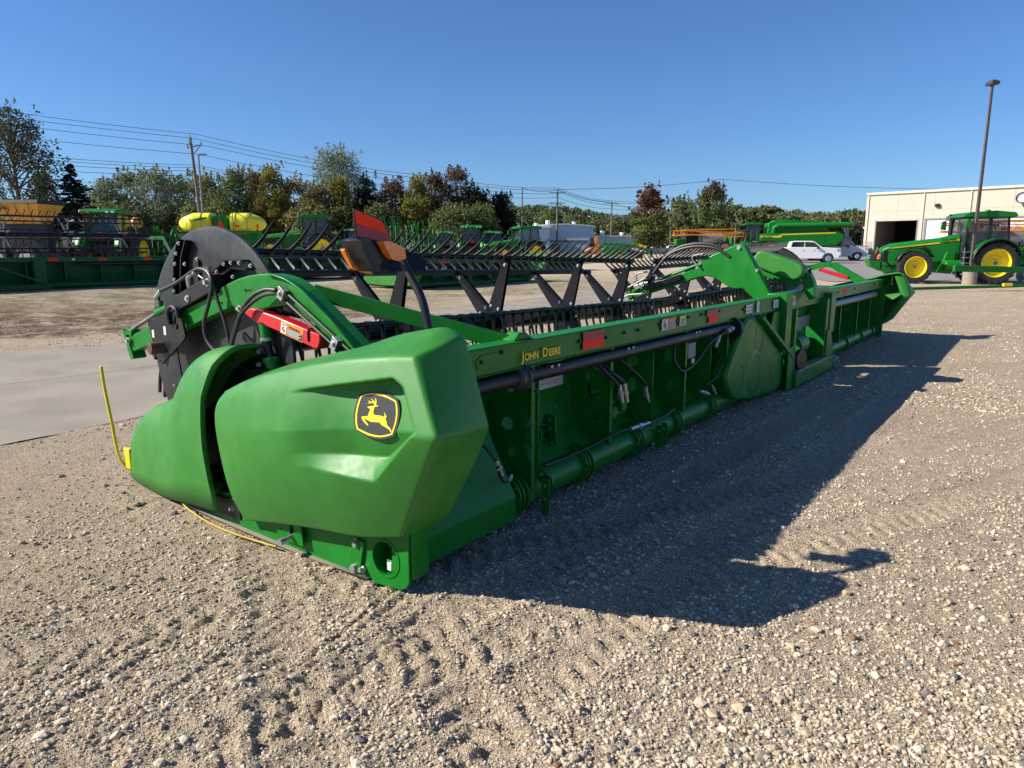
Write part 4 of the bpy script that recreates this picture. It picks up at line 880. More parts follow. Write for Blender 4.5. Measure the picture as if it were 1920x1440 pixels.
g.tube([(AU - .02, 1.09, 1.475), (AU - .02, .62, 1.212), (AU - .02, .45, 1.115)], .0095, 8); g.tube([(AU - .02, 1.12, 1.435), (AU - .02, .66, 1.18), (AU - .02, .50, 1.09)], .0095, 8)
g.build('hoses', HOSE, arm)
g = G(); g.cyl((AU + .0, 2.60, 1.37), (AU - .01, 2.50, 1.425), .017, n=8); g.cyl((AU + .02, 2.62, 1.31), (AU + .02, 2.60, 1.375), .016, n=6); g.tube(spline([(AU - .01, 2.12, 1.46), (AU - .02, 2.11, 1.52), (AU - .02, 2.05, 1.555), (AU - .03, 2.0, 1.56)], 4), .018, 8); g.tube([(AU - .02, 2.03, 1.56), (AU - .02, 1.93, 1.52)], .006)
g.box((AU - .025, 1.095, 1.455), (.04, .06, .07), Matrix.Rotation(R(30), 3, 'X')); g.box((AU - .025, .64, 1.195), (.04, .05, .07), Matrix.Rotation(R(30), 3, 'X'))
g.bolt((AU - .045, 1.095, 1.455), (-1, 0, 0), .012, .012); g.bolt((AU - .045, .64, 1.195), (-1, 0, 0), .012, .012); g.build('hose_clamps', STEEL, arm, bevel=.002)
# red lock bar with its warning label
lk = [(1.50, 1.325), (1.43, 1.352), (1.40, 1.355), (1.155, 1.315), (.775, 1.235), (.77, 1.20), (.79, 1.155), (.82, 1.15), (.95, 1.18), (1.14, 1.225), (1.26, 1.25), (1.31, 1.268), (1.35, 1.26), (1.40, 1.28)]
g = G(); g.prism(lk, 'x', AU - .03, AU + .05); red = g.build('lock_bar', RED, arm, bevel=.008)
def on_lk(a, b, w): # a along, b up within the label frame
    p0 = Vector((1.115, 1.297)); d = Vector((-.275, -.0605)).normalized(); n_ = Vector((-d.y, d.x)) * -1
    q = p0 + d * a + n_ * b * -1; return (AU - .031 - w, q.x, q.y)
def lkrect(g_, a0, a1, b0, b1, w): g_.add([on_lk(a0, b0, w), on_lk(a1, b0, w), on_lk(a1, b1, w), on_lk(a0, b1, w)], [(0, 1, 2, 3), (3, 2, 1, 0)])
g = G(); g.mtl(1); lkrect(g, 0, .21, 0, .075, .0008); g.mtl(0); lkrect(g, .006, .055, .008, .068, .0014); g.mtl(2); lkrect(g, .06, .205, .030, .070, .0014); g.mtl(0)
for k in range(4): lkrect(g, .064, .195 - .02*(k % 2), .034+.009*k, .038+.009*k, .002)
g.mtl(2)
for q in ((.015, .03, .014, .022), (.035, .048, .014, .022), (.02, .036, .032, .04), (.03, .042, .045, .062), (.016, .024, .04, .055)): lkrect(g, *q, .002)
g.build('warning_label', [LABEL, LABOR, INK], red, smooth=False)
p0 = Vector(on_lk(.075, .026, .002)); dx_ = Vector(on_lk(.2, .026, .002)) - p0; lettering('warning_text', 'WARNING', .020, INK, red, p0, dx_, (0, 0, 1), 1.15, th=.0005)
g = G(); g.tube([(AU - .032, .865, 1.262), (AU - .036, .868, 1.24), (AU - .034, .87, 1.19)], .006, 6); g.box((AU + .01, .867, 1.262), (.085, .008, .008)); g.build('cable_tie', INK, red)
g = G(); g.cyl((AU + .06, 1.415, 1.32), (AU + .06, 1.40, 1.155), .036, n=18); g.cyl((AU + .06, 1.365, 1.03), (AU + .06, 1.30, .74), .045, n=20); g.cyl((AU + .06, 1.366, 1.045), (AU + .06, 1.363, 1.015), .055, n=20)
g.mtl(1).cyl((AU + .06, 1.402, 1.165), (AU + .06, 1.400, 1.145), .038, n=18); g.mtl(2).cyl((AU + .06, 1.40, 1.15), (AU + .06, 1.366, 1.03), .024, n=14); g.mtl(1).bolt((AU + .01, 1.42, 1.0), (-1, 0, 0), .012, .02); g.cyl((AU + .0, 1.28, .965), (AU - .06, 1.26, .96), .013); g.mtl(2).cyl((AU - .05, 1.26, .96), (AU - .10, 1.22, .945), .024)
g.build('lift_cylinder', [GREEN, STEEL, BLACK], HD)
g = G(); slab_((1.60, 1.17), (1.38, 1.05), .045, AU + .02, AU + .035, g); g.mtl(1).bolt((AU + .018, 1.43, 1.08), (-1, 0, 0), .012, .014); g.build('lift_link', [BLACK, STEEL], HD)
g = G(); slab_((1.50, 1.37), (.78, 1.30), .06, AU + .08, AU + .13, g); g.cyl((AU + .1, 1.28, 1.36), (AU + .1, 1.28, 1.30), .04); g.build('slide_rail', NAVY, HD, bevel=.005)
g = G(); g.bar((.30, 1.10, 1.455), (.93, .10, 1.155), .012, .095); g.build('arm_brace', GREEN, HD, bevel=.003)
g = G(); g.prism([(.90, 1.168), (1.10, 1.168), (1.03, 1.21), (.96, 1.22)], 'y', .02, .12); g.build('brace_foot', GREEN, HD, bevel=.01)

# ---------------------------------------------------------------- marker lights on bent posts
def marker(mx=None):
    f = (lambda p: p) if mx is None else (lambda p: (mx - p[0], p[1], p[2]))
    g = G(); g.tube([f(p) for p in spline([(.0, -.14, 1.28), (.0, -.13, 1.34), (.0, -.105, 1.43), (.0, -.085, 1.48), (.0, -.06, 1.52), (.0, .0, 1.60), (.0, .03, 1.65)], 6)], .020, 14)
    if mx is not None: g.tube([f(p) for p in [(.0, -.14, 1.0), (.0, -.14, 1.3)]], .02, 10)
    mk = g.build('marker_light', BLACK, HD)
    def quad(nm, pts, th, m, dv=.0):
        g = G(); a = [f((p[0], p[1] + dv, p[2])) for p in pts]; b = [f((p[0], p[1] + dv + th, p[2])) for p in pts]; n = len(pts)
        g.add(a + b, [tuple(range(n)), tuple(range(2*n-1, n-1, -1))] + [(k, (k+1) % n, n+(k+1) % n, n+k) for k in range(n)]); return g.build(nm, m, mk, bevel=.0015)
    B0, B1, B2, B3 = (-.10, .245, 1.895), (.02, .20, 1.845), (.06, .13, 1.717), (-.09, .24, 1.767)
    B0, B1, B2, B3 = [Vector(q) for q in ((-.143, .2, 1.89), (.028, .2, 1.843), (.114, .2, 1.717), (-.134, .2, 1.767))]
    quad('board', [B0 + Vector((-.004, 0, .006)), B1 + Vector((.004, 0, .006)), B2 + Vector((.006, 0, -.004)), B3 + Vector((-.004, 0, -.004))], .012, BLACK)
    M0, M1 = Vector((-.137, .2, 1.826)), Vector((.068, .2, 1.781))
    quad('reflector', [B0, B1, M1, M0], .002, REFL if mx is None else JYEL, -.003); quad('reflector', [M0, M1, B2, B3], .002, REFLR if mx is None else JYEL, -.003)
    quad('mounting_plate', [(-.10, .2, 1.765), (.115, .15, 1.715), (.20, .06, 1.65), (.16, .04, 1.605), (-.0, .12, 1.60), (-.10, .2, 1.68)], .010, BLACK)
    quad('lamp_housing', [(-.155, .2, 1.75), (-.10, .2, 1.762), (-.035, .2, 1.685), (.03, .2, 1.60), (-.08, .2, 1.60), (-.14, .2, 1.70)], .15, BLACK, -.05)
    quad('amber_lens', [(-.048, .16, 1.742), (-.008, .16, 1.744), (.095, .16, 1.712), (.105, .16, 1.640), (.01, .16, 1.658)], .045, AMBER, -.05)
    quad('amber_lens', [(-.172, .25, 1.70), (-.165, .25, 1.710), (-.112, .25, 1.626), (-.0, .25, 1.592), (-.0, .25, 1.583), (-.12, .25, 1.615)], .03, AMBER, .0)
    if mx is not None: mk.location.z = -.10
    return mk
marker(); marker(13.15)

# ---------------------------------------------------------------- centre reel arm
CU = 6.45
cp = [(.20, 1.195), (.36, 1.445), (.53, 1.74), (.565, 1.775), (.62, 1.785), (.68, 1.765), (1.09, 1.585), (1.15, 1.545), (1.13, 1.36), (1.02, 1.375), (.90, 1.355), (.76, 1.27), (.70, 1.235), (.62, 1.225), (.54, 1.235), (.34, 1.06), (.12, 1.06)]
g = G(); g.prism(cp, 'x', CU, CU + .14); ca = g.build('centre_reel_arm', GREEN, HD, bevel=.012)
g = G(); slab_((1.10, 1.43), (2.15, 1.08), .12, CU + .02, CU + .12, g); g.build('arm_beam', GREEN, ca, bevel=.01)
g = G(); slab_((1.35, 1.36), (1.85, 1.20), .075, CU - .03, CU + .01, g); g.build('slide_block', NAVY, ca, bevel=.006)
g = G(); g.cyl((CU + .03, 1.12, 1.53), (CU + .03, 1.65, 1.33), .022); g.mtl(1).cyl((CU + .03, 1.65, 1.33), (CU + .03, 2.05, 1.22), .012)
g.mtl(1).bolt((CU - .001, .61, 1.735), (-1, 0, 0), .02, .02); g.bolt((CU - .001, 1.11, 1.53), (-1, 0, 0), .014, .02); g.bolt((CU - .001, .37, 1.46), (-1, 0, 0), .014, .02); g.build('slide_cylinder', [GREEN, STEEL], ca)
g = G()
for k in range(2): g.tube(spline([(CU + .02*k, 1.85, 1.22), (CU + .02*k, 1.72, 1.45), (CU + .03*k, 1.52, 1.66 + .03*k), (CU + .03*k, 1.22, 1.75 + .035*k), (CU + .03*k, .92, 1.73 + .03*k), (CU + .03*k, .72, 1.62)], 6), .020, 8)
g.tube(spline([(CU, 2.1, 1.1), (CU - .05, 2.0, 1.28), (CU, 1.8, 1.3)], 6), .012); g.build('hoses', HOSE, ca)
g = G(); g.tube(spline([(CU - .05, 1.75, 1.05), (CU - .05, 1.95, 1.25), (CU - .05, 1.98, 1.38), (CU - .05, 1.82, 1.42)], 4), .011, 8); g.tube(spline([(CU - .05, 1.12, 1.50), (CU - .05, 1.2, 1.62), (CU - .05, 1.05, 1.66)], 4), .011, 8); g.tube([(CU - .05, 2.1, 1.2), (CU - .05, 1.8, 1.36), (CU - .05, 1.7, 1.38)], .015)
g.tube([(CU - .03, 2.3, 1.0), (CU - .03, 2.1, 1.1), (CU - .03, 1.9, 1.12)], .016); g.build('steel_pipes', GREY, ca)
# rounded cover over the reel drive
g = G(); p0, p1 = Vector((7.1, .50, 1.60)), Vector((7.1, .02, 1.42)); d = (p1-p0); dl = d.length; d.normalize(); n_ = Vector((0, -d.z, d.y)); cap = []
for (s_, h_) in [(-.07, -.06), (-.07, .06), (-.03, .10), (.05, .115), (dl-.06, .115), (dl+.02, .09), (dl+.07, .02), (dl+.07, -.06), (dl+.02, -.11), (dl-.10, -.12), (.05, -.11), (-.03, -.10)]:
    q = p0 + d*s_ + n_*h_; cap.append((q.y, q.z))
g.prism(rounded(cap, .05), 'x', 6.92, 7.16); g.build('drive_cover', PLAST, HD, bevel=.03, seg=4)
g = G(); g.prism([(.5, 1.40), (.05, 1.24), (-.02, 1.30), (.05, 1.36), (.45, 1.52)], 'x', 6.98, 7.10); g.cyl((6.95, .30, 1.33), (7.0, .30, 1.33), .03); g.cyl((6.95, .08, 1.27), (7.0, .08, 1.27), .03); g.build('drive_bracket', GREEN, HD, bevel=.006)
g = G(); g.prism([(-.16, 1.30), (-.10, 1.42), (.0, 1.40), (-.04, 1.20), (-.12, 1.08), (-.18, 1.12)], 'x', 7.05, 7.2); g.build('drive_foot', GREEN, HD, bevel=.01)
g = G(); g.tube(spline([(7.2, .2, 1.56), (7.25, -.0, 1.50), (7.25, -.08, 1.38), (7.2, -.1, 1.25), (7.1, -.02, 1.2)], 5), .014); g.tube(spline([(7.25, .15, 1.5), (7.3, -.05, 1.42), (7.3, -.08, 1.28)], 5), .012); g.build('hoses', HOSE, HD)
g = G(); g.cyl((7.24, .06, 1.52), (7.26, -.04, 1.46), .022); g.cyl((7.3, -.02, 1.44), (7.3, -.08, 1.34), .02); g.cyl((7.05, .60, 1.62), (7.05, .52, 1.58), .04); g.build('hose_fittings', STEEL, HD)
# far reel arm
FU = 12.85
g = G(); g.prism([(1.12, 1.43), (1.05, 1.47), (.91, 1.475), (.80, 1.44), (.70, 1.38), (.25, 1.12), (.45, 1.06), (.72, 1.22), (.92, 1.36), (1.05, 1.38)], 'x', FU, FU + .12); g.bolt((FU, .95, 1.42), (-1, 0, 0), .015); far_arm = g.build('reel_arm', GREEN, HD, bevel=.01)
g = G(); slab_((1.08, 1.42), (2.6, 1.05), .11, FU + .01, FU + .11, g); g.build('arm_beam', GREEN, far_arm)
g = G(); slab_((1.15, 1.33), (.60, 1.17), .07, FU - .02, FU + .05, g); g.build('lock_bar', RED, far_arm, bevel=.008)

# ================================================================== things around the yard
def zy(y, Y):       # height of what shows at picture row y when it stands Y metres away
    d = 720 - y; return CAM_H + Y * (d * 0.98284 - 245.7) / (1309.1 + d * 0.1845)

# ---------------------------------------------------------------- tractors
def wheel(parent, c, r, w, rim_r, side, lugs=22, rimm=None, name='wheel', front=False):
    g = G(); s = side; prof = [(rim_r, -w*.42), (r*.86, -w*.5), (r*.955, -w*.46), (r*.965, 0), (r*.955, w*.46), (r*.86, w*.5), (rim_r, w*.42)]
    g.lathe(prof, c, (0, 1, 0), 40)
    for k in range(lugs):
        for sd_ in (-1, 1):
            a = 2*math.pi*(k + (.25 if sd_ > 0 else -.25))/lugs
            d0 = Vector((math.cos(a), 0, math.sin(a))); d1 = Vector((math.cos(a + .16), 0, math.sin(a + .16)))
            C_ = Vector(c); g.bar(C_ + d0 * r*.975 + Vector((0, sd_*w*.49, 0)), C_ + d1 * r*.98 + Vector((0, sd_*w*.03, 0)), r*.055, r*.05, d0)
            g.bar(C_ + d0 * r*.90 + Vector((0, sd_*w*.5, 0)), C_ + d0 * r*.985 + Vector((0, sd_*w*.485, 0)), r*.05, w*.05, (0, 1, 0))
    t = g.build(name, RUBBER, parent, ang=30)
    g = G(); o = s
    g.lathe([(rim_r*1.02, w*.42*o), (rim_r*.97, w*.44*o), (rim_r*.93, w*.30*o), (rim_r*.90, w*.05*o), (rim_r*.60, -w*.02*o), (rim_r*.52, w*.06*o), (rim_r*.30, w*.06*o), (rim_r*.26, w*.16*o), (rim_r*.16, w*.18*o), (.001, w*.18*o)], c, (0, 1, 0), 36)
    for k in range(10):
        a = 2*math.pi*k/10; g.bolt((c[0] + rim_r*.40*math.cos(a), c[1] + w*.06*o, c[2] + rim_r*.40*math.sin(a)), (0, o, 0), rim_r*.035, rim_r*.05)
    rm = g.build('rim', rimm or JYEL, t, ang=35); g = G()
    g.cyl((c[0], c[1] + w*.17*o, c[2]), (c[0], c[1] + w*.24*o, c[2]), rim_r*.13, n=16); g.build('hub', WORN, rm)
    return t
def tractor(name, label, loc, rz, group=None, sc=1.0, duals=False, loader=False, big=True, wb=3.05, text=False):
    T = thing(name, label, 'tractor', loc, rz, group); T.scale = (sc,)*3
    nx = wb + 1.25
    # hood
    st = [(nx, .20, .92, 1.55), (nx - .02, .30, .86, 1.72), (nx - .35, .36, .86, 1.87), (wb*.62, .44, 1.05, 2.14), (1.55, .46, 1.10, 2.28), (1.35, .46, 1.10, 2.30)]
    rows = []
    for x, hw, z0, z1 in st:
        rows.append([(x, -hw, z0), (x, -hw*1.02, z0 + (z1-z0)*.5), (x, -hw*.98, z1 - .14), (x, -hw*.72, z1 - .02), (x, 0, z1 + .03), (x, hw*.72, z1 - .02), (x, hw*.98, z1 - .14), (x, hw*1.02, z0 + (z1-z0)*.5), (x, hw, z0)])
    g = G(); g.grid(rows); g.add(rows[0], [tuple(range(9))]); hood = g.build('hood', GREEN, T, ang=28)
    for s in (-1, 1):
        g = G(); g.prism([(nx - .35, 1.70), (wb*.62, 1.975), (1.37, 2.12), (1.37, 2.02), (2.15, 1.98), (2.3, 1.93), (wb*.62, 1.90), (nx - .35, 1.66)], 'y', s*.46, s*.452)
        for i_, v in enumerate(g.v): g.v[i_] = (v[0], v[1] * (1 - max(0, (v[0] - 1.5) / (nx - 1.5)) * .20) + s * .012, v[2])
        g.build('stripe', JYEL, hood, smooth=False)
        g = G(); g.prism([(nx - .30, .95), (nx + .02, 1.05), (nx + .0, 1.50), (nx - .38, 1.55)], 'y', s*.335, s*.345); g.build('grille_side', BLACK, hood, smooth=False)
        g = G(); g.prism([(nx - .42, 1.72), (nx + .0, 1.56), (nx + .01, 1.66), (nx - .15, 1.74)], 'y', s*.30, s*.352); g.build('headlight', CHROME, hood, bevel=.01)
        g = G(); g.prism([(2.6, 1.62), (2.95, 1.78), (2.95, 1.70), (2.68, 1.55)], 'y', s*.445, s*.455); g.build('hood_vent', BLACK, hood)
    if text: lettering('lettering', 'JOHN DEERE', .11, BLACK, hood, (2.15, .485, 2.03), (-1, 0, .06), (0, 0, 1), 1.0, th=.004, bold=.002)
    g = G(); g.box((nx + .015, 0, 1.15), (.04, .5, .65))
    for k in range(8): g.box((nx + .04, 0, .88 + .08*k), (.02, .46, .02))
    g.build('grille', BLACK, hood)
    g = G(); g.prism([(nx - .05, .80), (nx + .12, .62), (nx - .3, .50), (2.0, .55), (.3, .55), (.3, 1.25), (1.6, 1.2), (nx - .05, .98)], 'y', -.28, .28); g.box((wb, 0, .78), (.35, 1.5, .28)); g.prism([(1.6, .45), (2.2, .5), (1.9, 1.5), (1.5, 1.5)], 'y', -.55, .55); g.build('chassis', GREEN, T, bevel=.02)
    g = G(); g.prism([(nx + .05, .62), (nx + .52, .80), (nx + .62, 1.0), (nx + .55, 1.15), (nx + .05, 1.05)], 'y', -.3, .3); g.box((nx + .35, 0, 1.1), (.6, .5, .16)); g.build('front_hitch', GREEN, T, bevel=.03)
    # cab
    cx0, cx1, cz0, cz1, cw = -.62, 1.30, 1.35, 3.12, .86
    g = G()
    for s in (-1, 1):
        for (a, b) in (((cx1, 1.45), (cx1 - .12, cz1)), ((.38, 1.0), (.25, cz1)), ((cx0, 1.75), (cx0 + .1, cz1))): g.bar((a[0], s*cw, a[1]), (b[0], s*(cw - .05), b[1]), .08, .08)
        g.bar((cx0, s*cw, 1.78), (.3, s*cw, 1.55), .06, .10); g.bar((.3, s*cw, 1.05), (cx1 - .1, s*cw, 1.0), .06, .12); g.bar((cx1 - .1, s*cw, 1.0), (cx1, s*cw, 1.5), .06, .08)
    g.bx(cx0, cx1, -cw + .05, cw - .05, 1.0, 1.45); g.bar((cx1, -cw, 1.5), (cx1, cw, 1.5), .08, .08); g.bar((cx0, -cw, 1.75), (cx0, cw, 1.75), .08, .08); g.bx(cx0 + .05, cx1 - .1, -cw, cw, cz1 - .04, cz1)
    cab = g.build('cab_frame', BLACK, T, bevel=.01)
    g = G(); t_ = .012
    for s in (-1, 1): g.add([(cx1 - .04, s*(cw+.02), 1.08), (cx1 - .16, s*(cw-.03), cz1 - .05), (.29, s*(cw-.03), cz1 - .05), (.40, s*(cw+.02), 1.08)], [(0, 1, 2, 3)]); g.add([(.36, s*(cw+.02), 1.6), (.26, s*(cw-.03), cz1 - .05), (cx0 + .12, s*(cw-.03), cz1 - .05), (cx0 + .02, s*(cw+.02), 1.82)], [(0, 1, 2, 3)])
    g.add([(cx1, -cw, 1.5), (cx1, cw, 1.5), (cx1 - .12, cw - .05, cz1), (cx1 - .12, -cw + .05, cz1)], [(0, 1, 2, 3)]); g.add([(cx0, -cw, 1.75), (cx0, cw, 1.75), (cx0 + .1, cw - .05, cz1), (cx0 + .1, -cw + .05, cz1)], [(0, 1, 2, 3)])
    g.build('pane', GLASS, cab, smooth=False)
    g = G(); g.box((.15, 0, 1.65), (.5, .5, .15)); g.box((-.08, 0, 2.0), (.14, .5, .7)); g.box((-.1, 0, 2.45), (.1, .28, .22)); g.tube([(1.0, 0, 1.5), (.8, 0, 2.0)], .05); g.lathe([(.18, 0), (.20, .02), (.18, .04)], (.78, 0, 2.03), (-.4, 0, 1), 20); g.box((.35, -.45, 1.95), (.5, .14, .14)); g.build('seat', SEAT, cab, bevel=.03)
    g = G(); g.prism(rounded([(cx0 - .22, 3.14), (cx0 - .12, 3.32), (.1, 3.40), (cx1 - .1, 3.34), (cx1 + .22, 3.20), (cx1 + .20, 3.10), (cx0 - .1, 3.08)], .08), 'y', -1.0, 1.0); rf = g.build('cab_roof', GREEN, T, bevel=.05, seg=3)
    g = G()
    for s in (-.8, -.5, .5, .8): g.box((cx1 + .20, s, 3.16), (.06, .2, .09)); g.box((cx0 - .19, s, 3.18), (.05, .16, .09))
    g.build('lamps', CHROME, rf)
    g = G(); g.cyl((.2, .3, 3.38), (.2, .3, 3.47), .13, .10, n=18); g.build('gps_dome', GREEN, rf)
    for s in (-1, 1):
        g = G(); g.tube([(cx1 - .1, s*.85, 3.0), (cx1 + .10, s*1.15, 3.05), (cx1 + .12, s*1.32, 2.95)], .022); g.build('mirror_arm', BLACK, cab)
        g = G(); g.prism(rounded([(cx1 + .02, 2.55), (cx1 + .28, 2.62), (cx1 + .22, 3.0), (cx1 + .04, 3.02)], .05), 'y', s*1.25, s*1.37); g.build('mirror', GREEN, cab, bevel=.02)
        # rear fender
        g = G(); rr = 1.12; g.grid([[(rr*math.cos(R(a)), s*y, .98 + rr*math.sin(R(a))) for a in range(20, 166, 6)] for y in (.82, 1.30)], s < 0); g.prism([(rr*math.cos(R(a)), .98 + rr*math.sin(R(a))) for a in range(20, 166, 6)] + [(-.5, 1.2), (.7, 1.1)], 'y', s*.80, s*.83); g.build('fender', GREEN, T, solid=.03, ang=50)
        g = G(); g.grid([[((rr-.03)*math.cos(R(a)), s*y, .98 + (rr-.03)*math.sin(R(a))) for a in range(4, 172, 6)] for y in (1.28, 1.42)], s < 0); g.build('fender_flare', BLACK, T, solid=.04, ang=50)
        g = G(); g.grid([[(wb + .90*math.cos(R(a)), s*y, .78 + .90*math.sin(R(a))) for a in range(20, 150, 8)] for y in (.75, 1.18)], s < 0); g.build('front_fender', BLACK, T, solid=.03, ang=50)
    g = G(); g.cyl((1.42, -.52, 1.6), (1.42, -.52, 3.05), .10, .09, n=18); g.cyl((1.42, -.52, 3.05), (1.50, -.52, 3.30), .055); g.build('exhaust_stack', BLACK, T)
    g = G()
    for k in range(5): g.box((1.15, 1.02, .45 + .26*k), (.42, .30, .03))
    for x in (.94, 1.36): g.bar((x, 1.14, .40), (x, 1.10, 1.7), .03, .03)
    g.build('steps', GREY, T); g = G(); g.cyl((1.0, .62, .85), (2.0, .62, .85), .26, n=20); g.build('fuel_tank', GREEN, T, bevel=.04)
    for s in (-1, 1):
        wheel(T, (0, s*1.08, .98), .98, .50, .66, s, 22); wheel(T, (wb, s*.98, .78), .78, .44, .50, s, 20)
        if duals: wheel(T, (0, s*1.75, .98), .98, .50, .66, s, 22)
    g = G(); g.bar((-.3, 0, .7), (-1.0, 0, .45), .2, .1); g.bar((-.4, .35, .75), (-1.15, .45, .5), .08, .1); g.bar((-.4, -.35, .75), (-1.15, -.45, .5), .08, .1); g.bar((-.5, 0, 1.3), (-1.0, 0, .95), .07, .07); g.build('rear_hitch', GREEN, T)
    g = G(); g.add([(cx0 - .12, -.22, 1.78), (cx0 - .12, .22, 1.78), (cx0 - .12, 0, 2.16)], [(0, 1, 2), (2, 1, 0)]); g.build('warning_triangle', REFL, T, smooth=False)
    if loader:
        for s in (-1, 1):
            g = G(); g.tube([(1.3, s*.62, 1.2), (1.5, s*.66, 2.15), (3.3, s*.66, 1.75), (4.6, s*.66, .6)], .09, 6); g.tube([(1.6, s*.70, 1.1), (3.2, s*.70, 1.6)], .05, 6); g.build('loader_arm', GREEN, T, ang=20)
        g = G(); g.prism([(4.6, .1), (4.6, .9), (4.8, .95), (5.3, .25), (5.2, .1)], 'y', -1.1, 1.1); g.build('loader_bucket', GREEN, T)
    return T
RT = tractor('tractor', 'large green tractor with yellow wheels parked side on in front of the white building', (px(1846, 35), 35, gnd(px(1846, 35), 35)), R(171), text=True, sc=1.0, wb=3.45)
tr_back = tractor('tractor', 'green tractor seen from behind with dual wheels, below the dark spruce', at(203, 44), R(95), group='green tractors parked in the back rows', duals=True, sc=1.08)
art = tractor('tractor', 'biggest green tractor of the back row, cab above the reel beside the yellow tanks', at(602, 62), R(196), group='green tractors parked in the back rows', duals=True, sc=1.18, wb=3.4)
for (x_, Y_, rz_, s_, lb) in ((668, 80, 250, .95, 'green tractor half hidden behind the red reflector board'), (834, 78, 100, .92, 'dark green tractor cab left of the taller one in the middle row'), (884, 74, 95, 1.08, 'tallest green tractor cab between two lower ones in the middle row'), (924, 78, 85, .92, 'green tractor with red triangle just left of the loader tractor')):
    c = copy_tree(tr_back); c.location = at(x_, Y_); c.rotation_euler.z = R(rz_); c.scale = (s_,)*3; c['label'] = lb
ld = tractor('loader_tractor', 'green loader tractor with yellow wheels near the low white building', at(992, 66), R(205), group='green tractors parked in the back rows', loader=True)

# ---------------------------------------------------------------- combine harvester
def combine(loc, rz):
    T = thing('combine_harvester', 'long green combine harvester with folded unloading auger behind the white pickups', 'combine', loc, rz)
    side = [(1.1, 1.9), (1.1, 2.6), (.1, 2.75), (-6.2, 2.85), (-6.9, 2.5), (-6.7, 1.9), (-6.1, 1.45), (-2.8, 1.1), (-1.6, 1.5), (-.8, 1.9)]
    g = G(); g.prism(side, 'y', -1.5, 1.5); b = g.build('body', GREEN, T, bevel=.10, seg=3)
    for s in (-1, 1):
        g = G(); g.prism([(1.0, 2.45), (-.6, 2.45), (-1.0, 2.62), (-6.0, 2.78), (-6.0, 2.66), (-1.0, 2.50), (-.9, 2.28), (1.05, 2.28)], 'y', s*1.5, s*1.515); g.build('stripe', JYEL, b)
        g = G(); g.prism([(-.2, 2.0), (-1.2, 1.65), (-2.8, 1.25), (-5.8, 1.55), (-5.8, 1.62), (-2.9, 1.34), (-1.3, 1.75), (-.4, 2.12)], 'y', s*1.5, s*1.53); g.build('body_crease', GREEN, b)
        g = G(); g.bx(-2.62, -2.60, s*1.502, s*1.508, 1.2, 2.75); g.bx(-5.02, -5.0, s*1.502, s*1.508, 1.6, 2.8); g.build('panel_gap', BLACK, b)
    lettering('lettering', 'JOHN DEERE', .16, BLACK, b, (.9, 1.53, 2.30), (-1, 0, 0), (0, 0, 1), 1.0, th=.004)
    g = G(); g.prism([(.4, 2.7), (.3, 3.75), (-.3, 3.85), (-4.8, 3.85), (-5.2, 2.8)], 'y', -1.3, 1.3); g.prism([(-.2, 3.8), (-2.6, 3.85), (-2.6, 4.0), (-.2, 4.0)], 'y', -1.2, 1.2); g.build('grain_tank', GREEN, T, bevel=.06)
    g = G(); g.prism([(1.15, 1.9), (2.35, 2.0), (2.15, 3.55), (1.0, 3.55)], 'y', -.95, .95); g.build('cab_window', DGLASS, T, bevel=.03)
    g = G()
    for s in (-1, 1):
        for (a, c_) in (((1.15, 1.9), (1.0, 3.55)), ((2.38, 1.95), (2.18, 3.55))): g.bar((a[0], s*.96, a[1]), (c_[0], s*.96, c_[1]), .08, .08)
    g.build('frames_', BLACK, T); g = G(); g.prism(rounded([(.8, 3.55), (.85, 3.74), (2.2, 3.78), (2.6, 3.66), (2.6, 3.58)], .05), 'y', -1.1, 1.1); g.build('cab_roof', GREEN, T, bevel=.04)
    g = G(); g.prism([(1.6, 1.9), (3.3, .7), (3.3, 1.35), (2.2, 2.1)], 'y', -.6, .6); g.build('feeder_house', GREEN, T)
    g = G(); g.tube([(-.2, 1.2, 2.6), (-.25, 1.45, 3.3), (-.6, 1.5, 3.45), (-7.6, 1.5, 3.52)], .24, 16); g.build('unloading_auger', GREEN, T, ang=50)
    g = G(); g.lathe([(.24, 0), (.34, .05), (.36, .5), (.30, .55)], (-7.5, 1.5, 3.5), (-1, 0, -.15), 20); g.box((-8.0, 1.5, 3.0), (.4, .4, .5)); g.build('auger_spout', RUBBER, T)
    g = G(); g.bx(-7.6, -6.7, -1.2, 1.2, 1.5, 2.3); g.bx(-7.3, -6.9, .9, 1.3, 2.3, 3.2); g.build('straw_chopper', GREY, T, bevel=.05)
    g = G(); g.tube([(2.0, 1.5, 1.2), (2.0, 1.5, 3.0), (1.4, 1.5, 3.0), (1.4, 1.5, 1.2)], .03); g.bx(1.2, 2.2, .95, 1.6, 1.75, 1.82); g.build('ladder', GREEN, T)
    for s in (-1, 1): wheel(T, (0, s*1.75, .98), .98, .65, .55, s, 20); wheel(T, (-4.6, s*1.5, .7), .7, .45, .40, s, 18)
    return T
combine(at(1440, 74), R(170))

